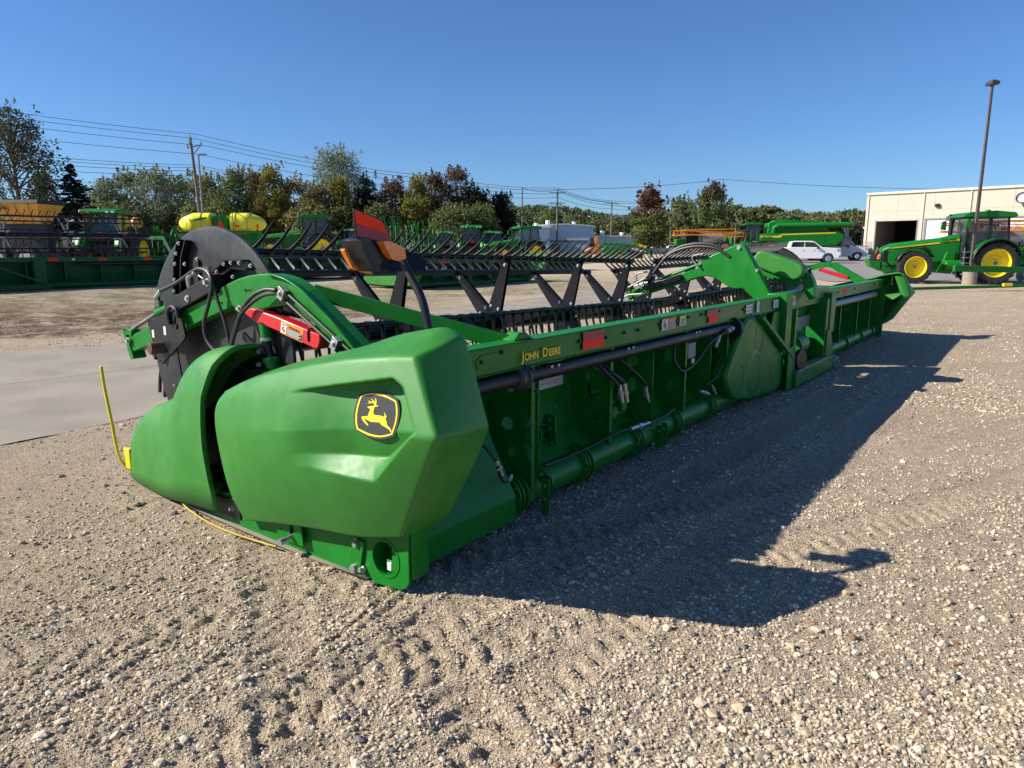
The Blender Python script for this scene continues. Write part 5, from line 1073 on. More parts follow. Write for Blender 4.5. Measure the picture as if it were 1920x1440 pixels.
# ---------------------------------------------------------------- pickups
def pickup(loc, rz, label, group):
    T = thing('pickup_truck', label, 'pickup truck', loc, rz, group)
    # lower body with wheel openings
    def arch(cx, r=.50): return [(cx + r*math.cos(R(a)), .40 + r*math.sin(R(a))) for a in range(0, 181, 15)]
    low = [(2.85, .45), (2.80, .62), (2.94, .70), (2.94, 1.22), (2.82, 1.33), (1.45, 1.40), (1.2, 1.41), (-2.9, 1.42), (-2.92, .62)] + [(-2.85, .48)] + arch(-1.85)[::-1] + [(-1.3, .40), (1.35, .40)] + arch(1.9)[::-1] + [(2.45, .42)]
    g = G(); g.prism(low[::-1], 'y', -.99, .99); b = g.build('body', WHITE, T, bevel=.05, seg=3, ang=50)
    g = G(); g.prism([(1.42, 1.38), (.72, 1.90), (.45, 1.97), (-.9, 1.98), (-1.30, 1.92), (-1.42, 1.40)], 'y', -.82, .82); g.build('cab', WHITE, T, bevel=.06, seg=3)
    g = G()
    for s in (-1, 1):
        g.prism([(1.18, 1.42), (.66, 1.84), (-.10, 1.89), (-.10, 1.42)], 'y', s*.815, s*.828); g.prism([(-.18, 1.42), (-.18, 1.89), (-1.16, 1.87), (-1.28, 1.42)], 'y', s*.815, s*.828)
    g.add([(1.40, -.74, 1.42), (1.40, .74, 1.42), (.76, .70, 1.895), (.76, -.70, 1.895)], [(0, 1, 2, 3)]); g.build('windows', DGLASS, T, smooth=False)
    for s in (-1, 1):
        g = G(); g.prism([(2.93, .98), (2.945, 1.20), (2.75, 1.28), (2.55, 1.22), (2.6, 1.04)], 'y', s*.90, s*.998); g.build('headlight', CHROME, b, bevel=.01)
        g = G(); g.box((.95, s*1.08, 1.38), (.14, .22, .22)); g.build('mirror', BLACK, T, bevel=.03)
        for cx in (1.9, -1.85):
            g = G(); g.lathe([(.26, -.12), (.38, -.14), (.41, -.10), (.41, .10), (.38, .14), (.26, .12)], (cx, s*.88, .41), (0, 1, 0), 32); ty = g.build('wheel', RUBBER, T)
            g = G(); g.lathe([(.27, .12*s), (.25, .06*s), (.10, .05*s), (.08, .10*s), (.001, .10*s)], (cx, s*.88, .41), (0, 1, 0), 24)
            for k in range(8): a = k*math.pi/4; g.bar((cx + .07*math.cos(a), s*.97, .41 + .07*math.sin(a)), (cx + .25*math.cos(a), s*.985, .41 + .25*math.sin(a)), .05, .03, (0, 1, 0))
            g.build('rim', CHROME, ty)
        g = G(); g.bx(1.0, 1.25, s*.992, s*.998, 1.0, 1.04); g.bx(-.30, -.12, s*.992, s*1.01, 1.10, 1.14); g.bx(.60, .78, s*.992, s*1.01, 1.10, 1.14); g.build('handles', CHROME, T)
    g = G(); g.box((2.945, 0, 1.04), (.03, 1.5, .38)); g.box((2.90, 0, .60), (.08, 1.8, .16)); g.build('grille', CHROME, b, bevel=.02)
    g = G(); g.bx(-2.8, -1.45, -.85, .85, 1.40, 1.425); g.build('bed_opening', BLACK, T)
    return T
pk = pickup(at(1508, 66), R(-13), 'white pickup truck parked nearest the combine, right of the harvester reel', 'white pickups by the building')
for (x_, Y_, rz_, lb) in ((1566, 75, -10, 'white pickup truck just behind the nearest white pickup'), (1578, 92, 20, 'small distant white pickup beside the building corner')):
    c = copy_tree(pk); c.location = at(x_, Y_); c.rotation_euler.z = R(rz_); c['label'] = lb
for k, (x_, Y_, rz_, lb) in enumerate(((1232, 132, 10, 'distant white car under the red-topped maple'), (1210, 138, 170, 'distant parked car left of the red-topped maple trunk'), (1262, 140, 0, 'distant parked car between the two maples'))):
    c = copy_tree(pk); c.location = at(x_, Y_); c.rotation_euler.z = R(rz_); c.scale = (.85, .95, .8); c['label'] = lb; c['category'] = 'car'; c.name = 'parked_car'; c['group'] = 'distant cars under the maples'

# ---------------------------------------------------------------- sprayers with orange booms
def truss(g, a, b, h, w, n):
    a, b = Vector(a), Vector(b); up = Vector((0, 0, 1)); sd_ = (b - a).cross(up).normalized() * w
    rails = [(Vector((0, 0, 0)), 1), (up * h, 1), (sd_ , 1)]
    for o, _ in rails: g.tube([a + o, b + o], .045, 5)
    for k in range(n):
        p = a.lerp(b, k / n); q = a.lerp(b, (k + .5) / n); r_ = a.lerp(b, (k + 1) / n)
        g.tube([p, q + up*h, r_], .028, 4); g.tube([p, q + sd_, r_], .028, 4)
def sprayer(loc, rz, label, L=7.0, up=2.6):
    T = thing('crop_sprayer', label, 'crop sprayer', loc, rz, 'self propelled sprayers with orange booms')
    for s in (-1, 1):
        g = G(); truss(g, (3.6, s*1.5, up), (3.6 - L, s*1.5, up + .15), .65, .4, 9); truss(g, (3.4, s*1.75, up + .1), (3.4 - L*1.15, s*1.75, up - .15), .45, .3, 9); g.build('boom', ORAN, T)
        for x in (1.7, -2.2): wheel(T, (x, s*1.5, .95), .95, .38, .62, s, 20, ORAN)
    g = G(); g.bx(-3.2, 2.6, -.6, .6, 1.25, 1.6); g.bx(-3.4, -3.1, -1.4, 1.4, 1.4, 2.4)
    for x in (1.7, -2.2): g.bx(x - .15, x + .15, -1.4, 1.4, .9, 1.35)
    g.build('chassis', GREEN, T, bevel=.03)
    g = G(); g.cyl((-2.4, 0, 2.2), (.4, 0, 2.2), .72, n=24); g.build('tank', mat('steel_tank', (.40, .38, .36), .35, metal=.5), T, bevel=.08)
    g = G(); g.bx(.9, 2.6, -.85, .85, 1.65, 3.1); g.build('cab_window', DGLASS, T, bevel=.05); g = G(); g.bx(.8, 2.75, -.95, .95, 3.1, 3.25); g.bx(2.6, 3.7, -.5, .5, 1.5, 2.15); g.build('cab_roof', GREEN, T, bevel=.06)
    return T
sp1 = sprayer(at(1318, 92), R(185), 'sprayer with orange lattice booms and orange wheels beside the green combine')
c = copy_tree(sp1); c.location = at(1880, 50); c.rotation_euler.z = R(176); c['label'] = 'sprayer with orange booms half hidden behind the big right-hand tractor'

# ---------------------------------------------------------------- other harvester headers in the yard
def parked_header(name, label, loc, L, with_reel, tip=True):
    T = thing(name, label, 'harvester header', loc, AX, 'green harvester headers parked on the gravel')
    g = G(); g.bx(0, L, 0, .13, 1.0, 1.17); b = g.build('top_beam', SHADEGREEN, T, bevel=.01)
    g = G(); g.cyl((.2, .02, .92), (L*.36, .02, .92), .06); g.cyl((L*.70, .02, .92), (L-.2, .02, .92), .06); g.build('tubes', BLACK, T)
    g = G(); g.cyl((0, .14, .17), (L, .14, .17), .11, n=20); g.build('main_tube', SHADEGREEN, T)
    g = G(); g.grid([[(u, v, z) for u in (0, L)] for v, z in ((.10, 1.0), (.38, .98), (.40, .60), (.33, .42), (.12, .235))]); g.build('back_sheet', SHADEGREEN, T, solid=.01, smooth=False)
    k = 0
    for u in np.arange(1.1, L - .4, 1.25):
        g = G(); g.prism([(.015, 1.0), (.015, .26), (.30, .34), (.38, 1.0)], 'x', u, u + .012); g.bx(u - .03, u, .012, .018, .26, 1.0); g.build('upright', SHADEGREEN, T)
    g = G(); g.bar((L*.46, -.08, 1.05), (L*.62, -.10, .15), .08, .16, (0, 1, 0)); g.bx(L*.40, L*.43, -.1, .15, .1, 1.1); g.bx(L*.58, L*.61, -.1, .15, .1, 1.1); g.bx(L*.38, L*.62, -.14, 0, .05, .22); g.build('centre_frame', SHADEGREEN, T, bevel=.01)
    for u in (L*.62, L*.75, L*.88, L*.2):
        g = G(); g.bx(u, u + .3, -.004, 0, 1.04, 1.13); g.build('reflector', REFL, b)
    g = G(); g.bx(L*.68, L*.68+.1, -.005, 0, 1.05, 1.13); g.build('decal', LABEL, b)
    g = G(); g.prism([(.40, .55), (.42, .32), (1.0, .20), (1.9, .13), (1.9, .11), (.9, .14), (.30, .25)], 'x', .1, L - .1); g.build('draper_deck', BELT, T, smooth=False)
    for u, s in ((0, 1), (L, -1)):
        ow = [(-.45, .90), (-.30, 1.24), (.5, 1.15), (1.3, 1.08), (1.7, 1.02), (1.85, .80), (2.4, .62), (2.85, .40), (3.0, .10), (1.5, .05), (.0, .08)]
        g = G(); n_ = len(ow); A_ = [(u - s*.28, y*.96, .1 + z*.94) for y, z in ow]; B_ = [(u, y, z) for y, z in ow]; C_ = [(u + s*.10, y, z) for y, z in ow]
        g.grid([C_ + C_[:1], B_ + B_[:1], A_ + A_[:1]], s < 0); g.add(A_, [tuple(range(n_))]); g.add(C_, [tuple(range(n_))]); g.build('end_cover', PLAST, T, bevel=.04, ang=50)
        if tip: g = G(); g.lathe([(.001, .25), (.06, .2), (.09, 0)], (u - s*.05, 2.98, .14), (0, 1, 0), 12); g.build('yellow_tip', YELL, T)
    g = G(); g.bx(1.6, 1.75, 0, .06, .70, .84); g.mtl(1); g.tube(spline([(1.5, 0, .9), (1.4, -.02, .6), (1.6, -.02, .4), (1.7, -.02, .3)], 4), .012); g.tube(spline([(3.0, .1, .9), (3.0, -.02, .7), (3.1, -.02, .4)], 4), .014); g.build('fittings', [LABEL, HOSE], T)
    if with_reel:
        reel(Vector((.3, 1.7, 2.0)), Vector((L*.48, 1.75, 1.98)), [.3, 2.2, 4.1], 0, hero=False, root=T, tstep=.25)
        reel(Vector((L*.53, 1.75, 1.98)), Vector((L - .4, 1.7, 2.0)), [.5, 2.6, 4.6], 0, hero=False, root=T, tstep=.25)
        for u in (.1, L*.5, L - .2): g = G(); g.prism([(.1, 1.05), (.9, 2.0), (2.3, 2.0), (2.3, 1.88), (1.0, 1.85), (.3, 1.0)], 'x', u, u + .10); g.build('reel_arm', SHADEGREEN, T)
    return T
parked_header('combine_header', 'dark green header with a black reel standing in shade at the left edge', (-21.3, 19.2, .30), 13.0, True)
parked_header('grain_header', 'short green header with a bright green pointed divider behind the big reel', (px(778, 29), 29, gnd(px(778, 29), 29)), 8.0, False)
parked_header('grain_header', 'long green header behind the black end disc, furthest left of the two without reel', (px(488, 34), 34, gnd(px(488, 34), 34)), 12.5, False)
parked_header('grain_header', 'distant green header under the loader tractor, partly hidden by reel fingers', (px(1020, 47), 47, gnd(px(1020, 47), 47)), 4.5, False, False)

# ---------------------------------------------------------------- hopper wagon, tank implement, planters
def hopper():
    Y = 41; c = at(52, Y); T = thing('spreader_wagon', 'orange yellow spreader hopper with a black tarp at the far left', 'spreader', c, R(-4))
    z0 = 0; w = 1.72; zt = zy(384, Y) - c[2]; zb = zy(420, Y) - c[2]
    g = G(); A_ = [(-w, -1.1, zt), (w, -1.1, zt), (w*.72, -.35, zb), (-w*.62, -.35, zb)]; B_ = [(-w, 1.1, zt), (w, 1.1, zt), (w*.72, .35, zb), (-w*.62, .35, zb)]
    g.add(A_ + B_, [(0, 1, 2, 3), (7, 6, 5, 4), (0, 4, 5, 1), (1, 5, 6, 2), (2, 6, 7, 3), (3, 7, 4, 0)]); g.build('hopper', mat('hopper_orange', (.62, .32, .05), .5, dust=.15), T, bevel=.03)
    g = G(); g.prism([(-1.15, zt), (-1.0, zt + .22), (1.0, zt + .22), (1.15, zt)], 'x', -w - .03, w + .03); g.build('tarp', RUBBER, T, bevel=.03)
    g = G()
    for x in (-1.1, -.35, .35, 1.1): g.bar((x*1.05, -1.12, zt), (x*.75, -.40, zb), .05, .05)
    g.build('ribs', mat('hopper_rib', (.50, .25, .04), .5), T)
    nrm = Vector((0, -1, .62 * 0)); d = (Vector(A_[0]) - Vector(A_[3])); d = Vector((0, d.y, d.z)).normalized()
    lettering('lettering', 'NEW LEADER', .24, INK, T, (-1.45, -1.06, zt - .30), (1, 0, 0), d, 1.0, th=.01, bold=.004); lettering('lettering', 'L4000', .18, INK, T, (.95, -1.06, zt - .28), (1, 0, 0), d, 1.0, th=.01) if False else None
    g = G(); g.bx(-1.6, 2.2, -.4, .4, .8, 1.05); g.bx(-1.5, 1.5, -.3, .3, 1.05, zb); g.bx(-.3, .3, -1.1, 1.1, .6, .8); g.build('chassis', BLACK, T)
    for s in (-1, 1): wheel(T, (-.8, s*1.15, .72), .72, .5, .42, s, 14, WHITE); wheel(T, (.9, s*1.15, .72), .72, .5, .42, s, 14, WHITE)
hopper()
def tank_cart():
    Y = 50; c = at(422, Y); T = thing('seed_tank_cart', 'green cart carrying two long bright yellow tanks behind the black disc', 'tank cart', c, R(3))
    zt = zy(400, Y) - c[2]; L = 2.95
    def pod(x0, x1, zc, rz_, ry, taper0, taper1):
        rows = []; n = 18
        for k in range(13):
            t = k / 12; x = x0 + (x1-x0)*t; e = min(1, (t/taper0)**.5 if t < taper0 else 1) * min(1, ((1-t)/taper1)**.5 if t > 1 - taper1 else 1); e = max(e, .05)
            row = []
            for j in range(n + 1):
                a = 2*math.pi*j/n; ca, sa = math.cos(a), math.sin(a); row.append((x, ry*e*abs(ca)**.7*(1 if ca > 0 else -1), zc + rz_*e*abs(sa)**.7*(1 if sa > 0 else -1)))
            rows.append(row)
        g = G(); g.grid(rows, True); return g
    for x in (-2.1, -1.2, 1.1, 1.9):
        g = G(); n = 20; ry, rz_ = .965, .735; pts = []
        for j in range(n + 1):
            a = math.pi * (-.15 + 1.3 * j / n); ca, sa = math.cos(a), math.sin(a); pts.append((x, ry*abs(ca)**.7*(1 if ca > 0 else -1), zt - .70 + rz_*abs(sa)**.7*(1 if sa > 0 else -1)))
        g.tube(pts, .02, 5); g.build('tank_strap', GREY, T)
    pod(-L, -.45, zt - .70, .72, .95, .45, .06).build('tank', LEMON, T, ang=60); pod(.55, L, zt - .70, .72, .95, .08, .45).build('tank', LEMON, T, ang=60)
    g = G(); g.prism([(-2.0, zt - .55), (-.7, zt - .42), (-.7, zt - .30), (-1.2, zt - .34)], 'y', -.96, -.93); g.build('stripe', GREEN, T)
    g = G(); g.bx(-.40, .5, -.7, .7, zt - 1.3, zt - .15); g.bx(-2.5, 2.5, -.5, .5, .9, zt - 1.15); g.bx(-2.6, 2.6, -1.0, -.9, zt - 1.35, zt - 1.2)
    for x in (-2.2, -1.0, .6, 2.0): g.bar((x, -.95, zt - 1.2), (x, -.9, .5), .1, .1)
    g.build('frame', GREEN, T, bevel=.02)
    g = G(); g.tube([(-.45, -1.0, zt - .1), (.6, -1.0, zt + .05), (1.9, -.95, zt - .6)], .03) if False else g.tube([(.1, -1.0, zt + .12), (.35, -1.0, zt + .02), (1.0, -1.0, zt - .35)], .025); g.tube([(1.0, -1.0, zt + .12), (1.3, -1.0, zt + .0), (1.9, -1.0, zt - .40)], .025); g.tube([(.12, -1.0, zt + .1), (.12, -1.0, zt - 1.2)], .025); g.tube([(1.0, -1.0, zt + .1), (1.0, -1.0, zt - 1.2)], .025); g.build('rails', GREEN, T)
    g = G(); g.prism([(-.08, zt - .95), (.42, zt - .95), (.17, zt - .50)], 'y', -1.04, -1.02); g.build('warning_triangle', REFL, T); g = G(); g.bx(1.1, 1.4, -1.03, -1.0, zt - .95, zt - .85); g.bx(2.55, 2.65, -1.0, -.9, zt - 1.1, zt - .75); g.build('reflector', REFL, T)
    for s in (-1, 1): wheel(T, (-1.2, s*1.1, .7), .7, .4, .4, s, 16); wheel(T, (1.2, s*1.1, .7), .7, .4, .4, s, 16)
tank_cart()
def toolbar(name, label, x0, x1, y0, y1, Y, seed, n=10, yel=True, grp='folded green field implements in the back rows'):
    c = at((x0 + x1) / 2, Y); T = thing(name, label, 'farm implement', c, R(4), grp); W_ = (x1 - x0) * Y / 1355; zt = zy(y0, Y) - c[2]; rs = random.Random(seed)
    g = G(); g.bx(-W_/2, W_/2, -.12, .12, zt*.62, zt*.62 + .2); g.bx(-W_/2, W_/2, .9, 1.1, zt*.45, zt*.45 + .18)
    for k in range(n):
        x = -W_/2 + W_*(k + .5)/n; g.bar((x, -.1, zt*.62), (x + rs.uniform(-.2, .2), rs.uniform(-.6, .6), zt*rs.uniform(.72, 1.0)), .10, .10); g.bar((x, 0, zt*.6), (x + rs.uniform(-.3, .3), -.5, .35), .08, .12); g.bar((x, 1.0, zt*.5), (x, .2, zt*.7), .07, .07)
    for k in range(3): x = rs.uniform(-.4, .4)*W_; g.bar((x, .2, .5), (x + rs.uniform(-.8, .8), .1, zt), .14, .14)
    g.build('frame', GREEN, T, bevel=.01)
    g = G()
    for k in range(n * 2):
        x = rs.uniform(-.5, .5)*W_; y = rs.uniform(-.8, .8); z = zt*rs.uniform(.35, .85); g.box((x, y, z), (rs.uniform(.12, .4), rs.uniform(.1, .3), rs.uniform(.08, .25))); g.bar((x, y, z), (x + rs.uniform(-.9, .9), y, z + rs.uniform(-.5, .35)), .06, .06)
    tag(g.build('linkage', GREEN, T), kind='stuff')
    g = G()
    for k in range(n): x = -W_/2 + W_*(k + .5)/n; g.lathe([(.001, -.02), (.26, -.015), (.27, .015), (.001, .02)], (x, -.55, .30), (1, .2, 0), 16); g.tube(spline([(x, .1, zt*.6), (x + .15, -.3, zt*.8), (x + .2, -.5, zt*.4)], 3), .025, 5)
    g.build('discs', WORN, T)
    for s in (-1, 1): wheel(T, (s*W_*.3, 1.2, .45), .45, .25, .26, -1, 12, JYEL if yel else BLACK)
    return T
tb = toolbar('planter', 'bright green planter frame left of the yellow tanks', 240, 345, 424, 460, 47, 3)
g = G(); g.lathe([(.001, -.2), (.30, -.2), (.36, -.12), (.36, .12), (.30, .2), (.001, .2)], (-1.05, 0, zy(418, 47) - tb.location.z), (1, -.6, 0), 24); g.build('yellow_hopper', ORAN, tb)
tl1 = toolbar('tillage_tool', 'upright folded green tillage frame right of the red reflector board', 705, 775, 405, 470, 62, 9, 7, False)
tl2 = toolbar('tillage_tool', 'lower folded green tillage frame left of the row of tractor cabs', 770, 822, 414, 470, 66, 15, 6, False)
toolbar('tillage_tool', 'green implement tucked behind the tractor at the left edge, below the hopper', 60, 160, 436, 470, 50, 21, 9, False)
toolbar('planter', 'green planter hitched behind the large right-hand tractor', 1893, 2010, 440, 520, 36.5, 31, 7)
# mower conditioner and yellow telehandler in the middle distance
def telehandler():
    c = at(1114, 80); T = thing('wheel_loader', 'small yellow and black loader beside the low white building', 'loader', c, R(180))
    g = G(); g.prism([(-1.2, .6), (-1.2, 1.3), (.4, 1.35), (1.0, 1.0), (1.0, .6)], 'y', -.7, .7); g.build('body', ORAN, T, bevel=.06); g = G(); g.prism([(-.4, 1.35), (-.4, 2.4), (.5, 2.4), (.6, 1.3)], 'y', -.6, .6); g.build('cab_window', DGLASS, T, bevel=.05)
    g = G(); g.prism([(-.5, 1.4), (-.35, 2.3), (-.15, 2.55), (.1, 2.3), (-.1, 1.4)], 'y', .62, .8); g.build('mast', ORAN, T, bevel=.03)
    for s in (-1, 1): wheel(T, (-.8, s*.85, .5), .5, .35, .28, s, 14, ORAN); wheel(T, (.8, s*.85, .5), .5, .35, .28, s, 14, ORAN)
telehandler()
def mower():
    Y = 72; c = at(1172, Y); T = thing('mower_conditioner', 'green mower conditioner with a long drawbar in the middle distance', 'mower', c, R(-3)); 
    g = G(); g.prism([(-2.2, .3), (-2.3, 1.2), (-1.9, 1.5), (.2, 1.4), (.3, .3)], 'y', -1.0, 1.0); g.build('cutting_deck', GREEN, T, bevel=.08); g = G(); g.tube([(-2.2, -.8, 1.75), (-.5, -.8, 1.7), (1.4, -.8, 1.5), (2.2, -.8, 1.2), (2.5, -.8, .4)], .12, 8); g.tube([(-2.2, -.8, 1.2), (-2.2, -.8, 2.1)], .08); g.build('drawbar', GREEN, T); g = G(); g.tube([(1.2, -.82, 1.58), (2.0, -.82, 1.35)], .125, 8); g.build('drawbar_stripe', YELL, T)
    g = G(); g.prism([(.3, .3), (.3, 1.2), (1.6, .9), (1.7, .3)], 'y', -.9, .9); g.build('curtain', BLACK, T)
    for s in (-1, 1): wheel(T, (-.6, s*1.2, .45), .45, .3, .26, s, 12)
mower()
# long green bars of the hitch frame on the right
g = G(); A0 = (px(1693, 29) , 29, .21); B0_ = (24.5, 30.2, .42)
T = thing('transport_frame', 'long green drawbar frame lying across the gravel in front of the tractor', 'drawbar', (20, 29, 0)); T.location = (0, 0, 0)
g = G(); g.bar((px(1660, 29.0), 29.0, .15), (25, 30.0, .36), .12, .12); g.mtl(1).bar((px(1886, 29.5), 29.42, .315), (px(1902, 29.5), 29.40, .33), .13, .122); g.build('lower_beam', [GREEN, YELL], T, bevel=.01)
g = G(); g.bar((px(1792, 29.6), 29.6, .98), (25, 30.2, .84), .14, .26); g.build('upper_beam', GREEN, T, bevel=.01)
g = G(); g.bar((24.6, 29.6, .3), (24.6, 30, .9), .12, .12); g.cyl((24.8, 29.5, .33), (24.8, 30.1, .33), .33); g.build('axle', GREEN, T)
_f = T; _o = Vector((20.5, 29.7, 0)); T.location = _o
for ch in [x for x in bpy.data.objects if x.parent == T]:
    ch.data.transform(Matrix.Translation(-_o))

# ---------------------------------------------------------------- light pole, utility poles, wires
LPX, LPY = px(1824, 34), 34.0; gl = gnd(LPX, LPY)
T = thing('light_pole', 'tall bronze square light pole on a round concrete base in front of the tractor', 'light pole', (LPX, LPY, gl))
g = G(); g.cyl((0, 0, -.1), (0, 0, .62), .31, n=28); g.build('base', CONC, T, bevel=.02)
LH = zy(160, LPY) - gl; g = G(); g.box((0, 0, .64), (.26, .26, .03)); g.add([(-.065, -.065, .6), (.065, -.065, .6), (.065, .065, .6), (-.065, .065, .6), (-.045, -.045, LH), (.045, -.045, LH), (.045, .045, LH), (-.045, .045, LH)], [(0, 1, 5, 4), (1, 2, 6, 5), (2, 3, 7, 6), (3, 0, 4, 7), (4, 5, 6, 7)]); g.build('pole', mat('bronze_pole', (.115, .095, .085), .5, metal=.2), T)
g = G(); g.box((0, 0, LH + .08), (.36, .5, .16)); g.box((0, 0, LH + .19), (.22, .3, .05)); g.build('lamp_head', mat('lamp_bronze', (.05, .045, .04), .5), T, bevel=.02)
def pole(x, ytop, Y, label, arms, name='utility_pole', r=.15, grp='power poles along the road', extra=None, lean=0.0):
    X = px(x, Y); z0 = gnd(X, Y); h = zy(ytop, Y) - z0; T = thing(name, label, 'utility pole', (X, Y, z0), 0, grp); T.rotation_euler.y = lean
    g = G(); g.cyl((0, 0, -.2), (0, 0, h), r*1.25, r*.8, 14); g.build('pole_shaft', WOOD, T)
    for (dz, w, tilt) in arms:
        g = G(); g.bar((-w/2, -.16, h - dz), (w/2, -.16, h - dz + tilt), .12, .12); arm_ = g.build('crossarm', WOOD, T)
        g = G()
        for k in (-.46, -.2, .2, .46): g.cyl((w*k, -.16, h - dz + .06), (w*k, -.16, h - dz + .28), .06, .04, 8)
        g.build('insulators', GREY, arm_)
    if extra: g = G(); extra(g, h); g.build('transformer', GREY, T)
    return (X, Y, z0 + h)
P1 = pole(385, 258, 70, 'closest wooden power pole with a short side bracket, above the yellow tanks', [(.55, .2, 0)], lean=R(-3.0), extra=lambda g, h: (g.bar((-.3, 0, h - .9), (1.0, 0, h - .7), .08, .08), g.bar((.1, 0, h - 1.5), (.9, 0, h - .75), .06, .06), g.cyl((.95, 0, h - .75), (.95, 0, h - .45), .07), g.cyl((-.35, 0, h - .95), (-.35, 0, h - .6), .07), g.cyl((-.0, 0, h), (0, 0, h + .3), .05)))
P2 = pole(829, 336, 105, 'wooden pole with one wide crossarm among the brown pines', [(.1, 7.2, 0)], r=.22)
P3 = pole(1044, 355, 143, 'wooden pole with two crossarms in front of the white building', [(.6, 3.2, 0), (2.6, 3.0, 0)], r=.19)
P4 = pole(1145, 379, 168, 'plain wooden pole left of the red-topped maple', [(.3, 3.4, 0)], r=.18)
P5 = pole(1256, 373, 150, 'wooden pole with crossarm between the two maples', [(.4, 3.0, 0), (3.2, 2.0, 0)], r=.17, extra=lambda g, h: (g.cyl((.4, -.2, h - 3.4), (.4, -.2, h - 2.4), .3),))
P6 = pole(979, 352, 128, 'tall slim steel pole left of the white building roof', [(3.4, 1.0, 0)], r=.13)
P7 = pole(1212, 392, 150, 'thin pole in front of the red-topped maple crown', [], r=.10)
P8 = pole(1349, 336, 175, 'tallest thin pole rising behind the second maple', [(1.5, 1.6, 0)], r=.12)
P9 = pole(1377, 418, 120, 'short pole with crossarm left of the combine cab', [(.2, 1.8, 0)], r=.10)
P10 = pole(88, 348, 150, 'distant thin pole between the big left tree and the spruce', [(1, 1.2, 0)], r=.16)
X = px(386, 64); z0 = gnd(X, 64); T = thing('street_lamp', 'slim grey street lamp just right of the closest power pole', 'street lamp', (X, 64, z0)); h = zy(290, 64) - z0
g = G(); g.cyl((0, 0, 0), (0, 0, h), .12, .07, 12); g.build('pole', GREY, T); g = G(); g.bar((0, 0, h - .05), (.55, 0, h), .08, .08); g.box((.4, 0, h + .02), (.55, .25, .1)); g.build('lamp_head', GREY, T)
def wire(a, b, sag, r, label, pts=22):
    a, b = Vector(a), Vector(b); path = [a.lerp(b, t / pts) - Vector((0, 0, sag * 4 * (t/pts) * (1 - t/pts))) for t in range(pts + 1)]; return path
WIRE = mat('wire', (.03, .03, .035), .6)
P0 = (-54, 34, 12.6); PX_ = (18, 152, 13.5)
def wireline(label, dz, dx, r=.018, nodes=None):
    g = G(); nd = nodes or [P0, P1, P2, P3, P4, P5]; path = []
    for a, b in zip(nd, nd[1:]):
        p = wire((a[0] + dx, a[1], a[2] - dz), (b[0] + dx, b[1], b[2] - dz), .55 if dz < 2 else .9, r, '', 14); path += p if not path else p[1:]
    rr = [max(.010, r * (.35 + p.y / 90)) for p in path]; g.tube(path, rr, 5); o = g.build('power_line', WIRE); tag(o, label, 'power line', 'overhead wires along the poles')
for k, (dz, dx) in enumerate(((-.3, 0), (.05, -.35), (.75, .9), (1.5, 0), (2.5, 0), (2.75, .1), (3.05, -.1), (3.5, .1))):
    wireline(['topmost', 'second', 'third', 'fourth', 'fifth', 'sixth', 'seventh', 'lowest'][k] + ' of the long wires strung along the power poles', dz, dx)
wireline('wire crossing the sky left of the spruce towards the closest pole', .0, 0, nodes=[(-75, 70, 11.3), (P1[0], P1[1], P1[2] - 4.6), (P2[0] , P2[1], P2[2] - 1.8)])
wireline('lower wire crossing behind the spruce tip', .0, 0, nodes=[(-75, 68, 9.9), (P1[0], P1[1], P1[2] - 5.4), (P2[0] , P2[1], P2[2] - 3.2)])
wireline('wire running right from the pole with two crossarms to the maples', .0, 0, .02, nodes=[(P3[0], P3[1], P3[2] - 4), (P5[0], P5[1], P5[2] - 3), (60, 160, 10.5)])
wireline('wire running right from the tallest thin pole to the big building', .0, 0, .02, nodes=[P3, P8, (95, 150, 14)])
wireline('wire below the crossarms in front of the white building roof', .0, 0, .02, nodes=[P6, P3, P4, P7])

# ---------------------------------------------------------------- buildings
CREAM = mat('painted_concrete_panel', (.52, .48, .385), .85, var=.05, vs=.6, bump=.1, bs=8, dust=.05); TANB = mat('tan_base_band', (.36, .31, .25), .85)
TRIM = mat('cream_metal_trim', (.60, .53, .40), .6)
WA = Vector((px(1617, 107), 107, 0)); WB = Vector((px(2100, 86), 86, 0)); wd = (WB - WA).normalized(); WL = (WB - WA).length
gw = 1.05
T = thing('workshop_building', 'large cream workshop building with open dark bay door on the right', 'building', (WA.x, WA.y, gw), math.atan2(wd.y, wd.x))
def ws(x):   # distance along the facade of what shows at picture column x
    k = (x - 960) / 1355.0; return (WA.x - k * WA.y) / (k * wd.y - wd.x)
def wz(y, s): p = WA + wd * s; return zy(y, p.y) - gw
Ht = wz(366, 0)
d1a, d1b, dz = ws(1638), ws(1714), wz(414, ws(1675)); d2a, d2b = ws(1731), ws(1790); d3a, d3b = ws(1850), ws(1915)
g = G(); xs = [0, d1a, d1b, d2a, d2b, d3a, d3b, WL]
for k in range(0, 8, 2): g.bx(xs[k], xs[k+1], 0, .3, -.5, Ht)
for a, b in ((d1a, d1b), (d2a, d2b), (d3a, d3b)): g.bx(a, b, 0, .3, dz, Ht)
g.bx(0, .3, .3, 40, -.5, Ht); g.bx(WL - .3, WL, .3, 40, -.5, Ht); g.bx(0, WL, 39.7, 40, -.5, Ht); wall = g.build('wall', CREAM, T, smooth=False)
g = G(); g.bx(-.1, WL + .1, -.1, 40.1, Ht, Ht + .30); g.build('roof', TRIM, T, bevel=.05)
g = G()
for z in (Ht*.72, Ht*.56 + .15): g.bx(.02, WL, -.012, 0, z, z + .03)
for s in np.arange(4.3, WL, 4.6): g.bx(s, s + .03, -.012, 0, dz + .3, Ht)
g.build('panel_joints', mat('joint_grey', (.35, .33, .28), .9), wall)
g = G(); g.bx(0, d1a - .3, -.03, 0, 0, 2.0); g.build('base_band', TANB, wall)
g = G(); 
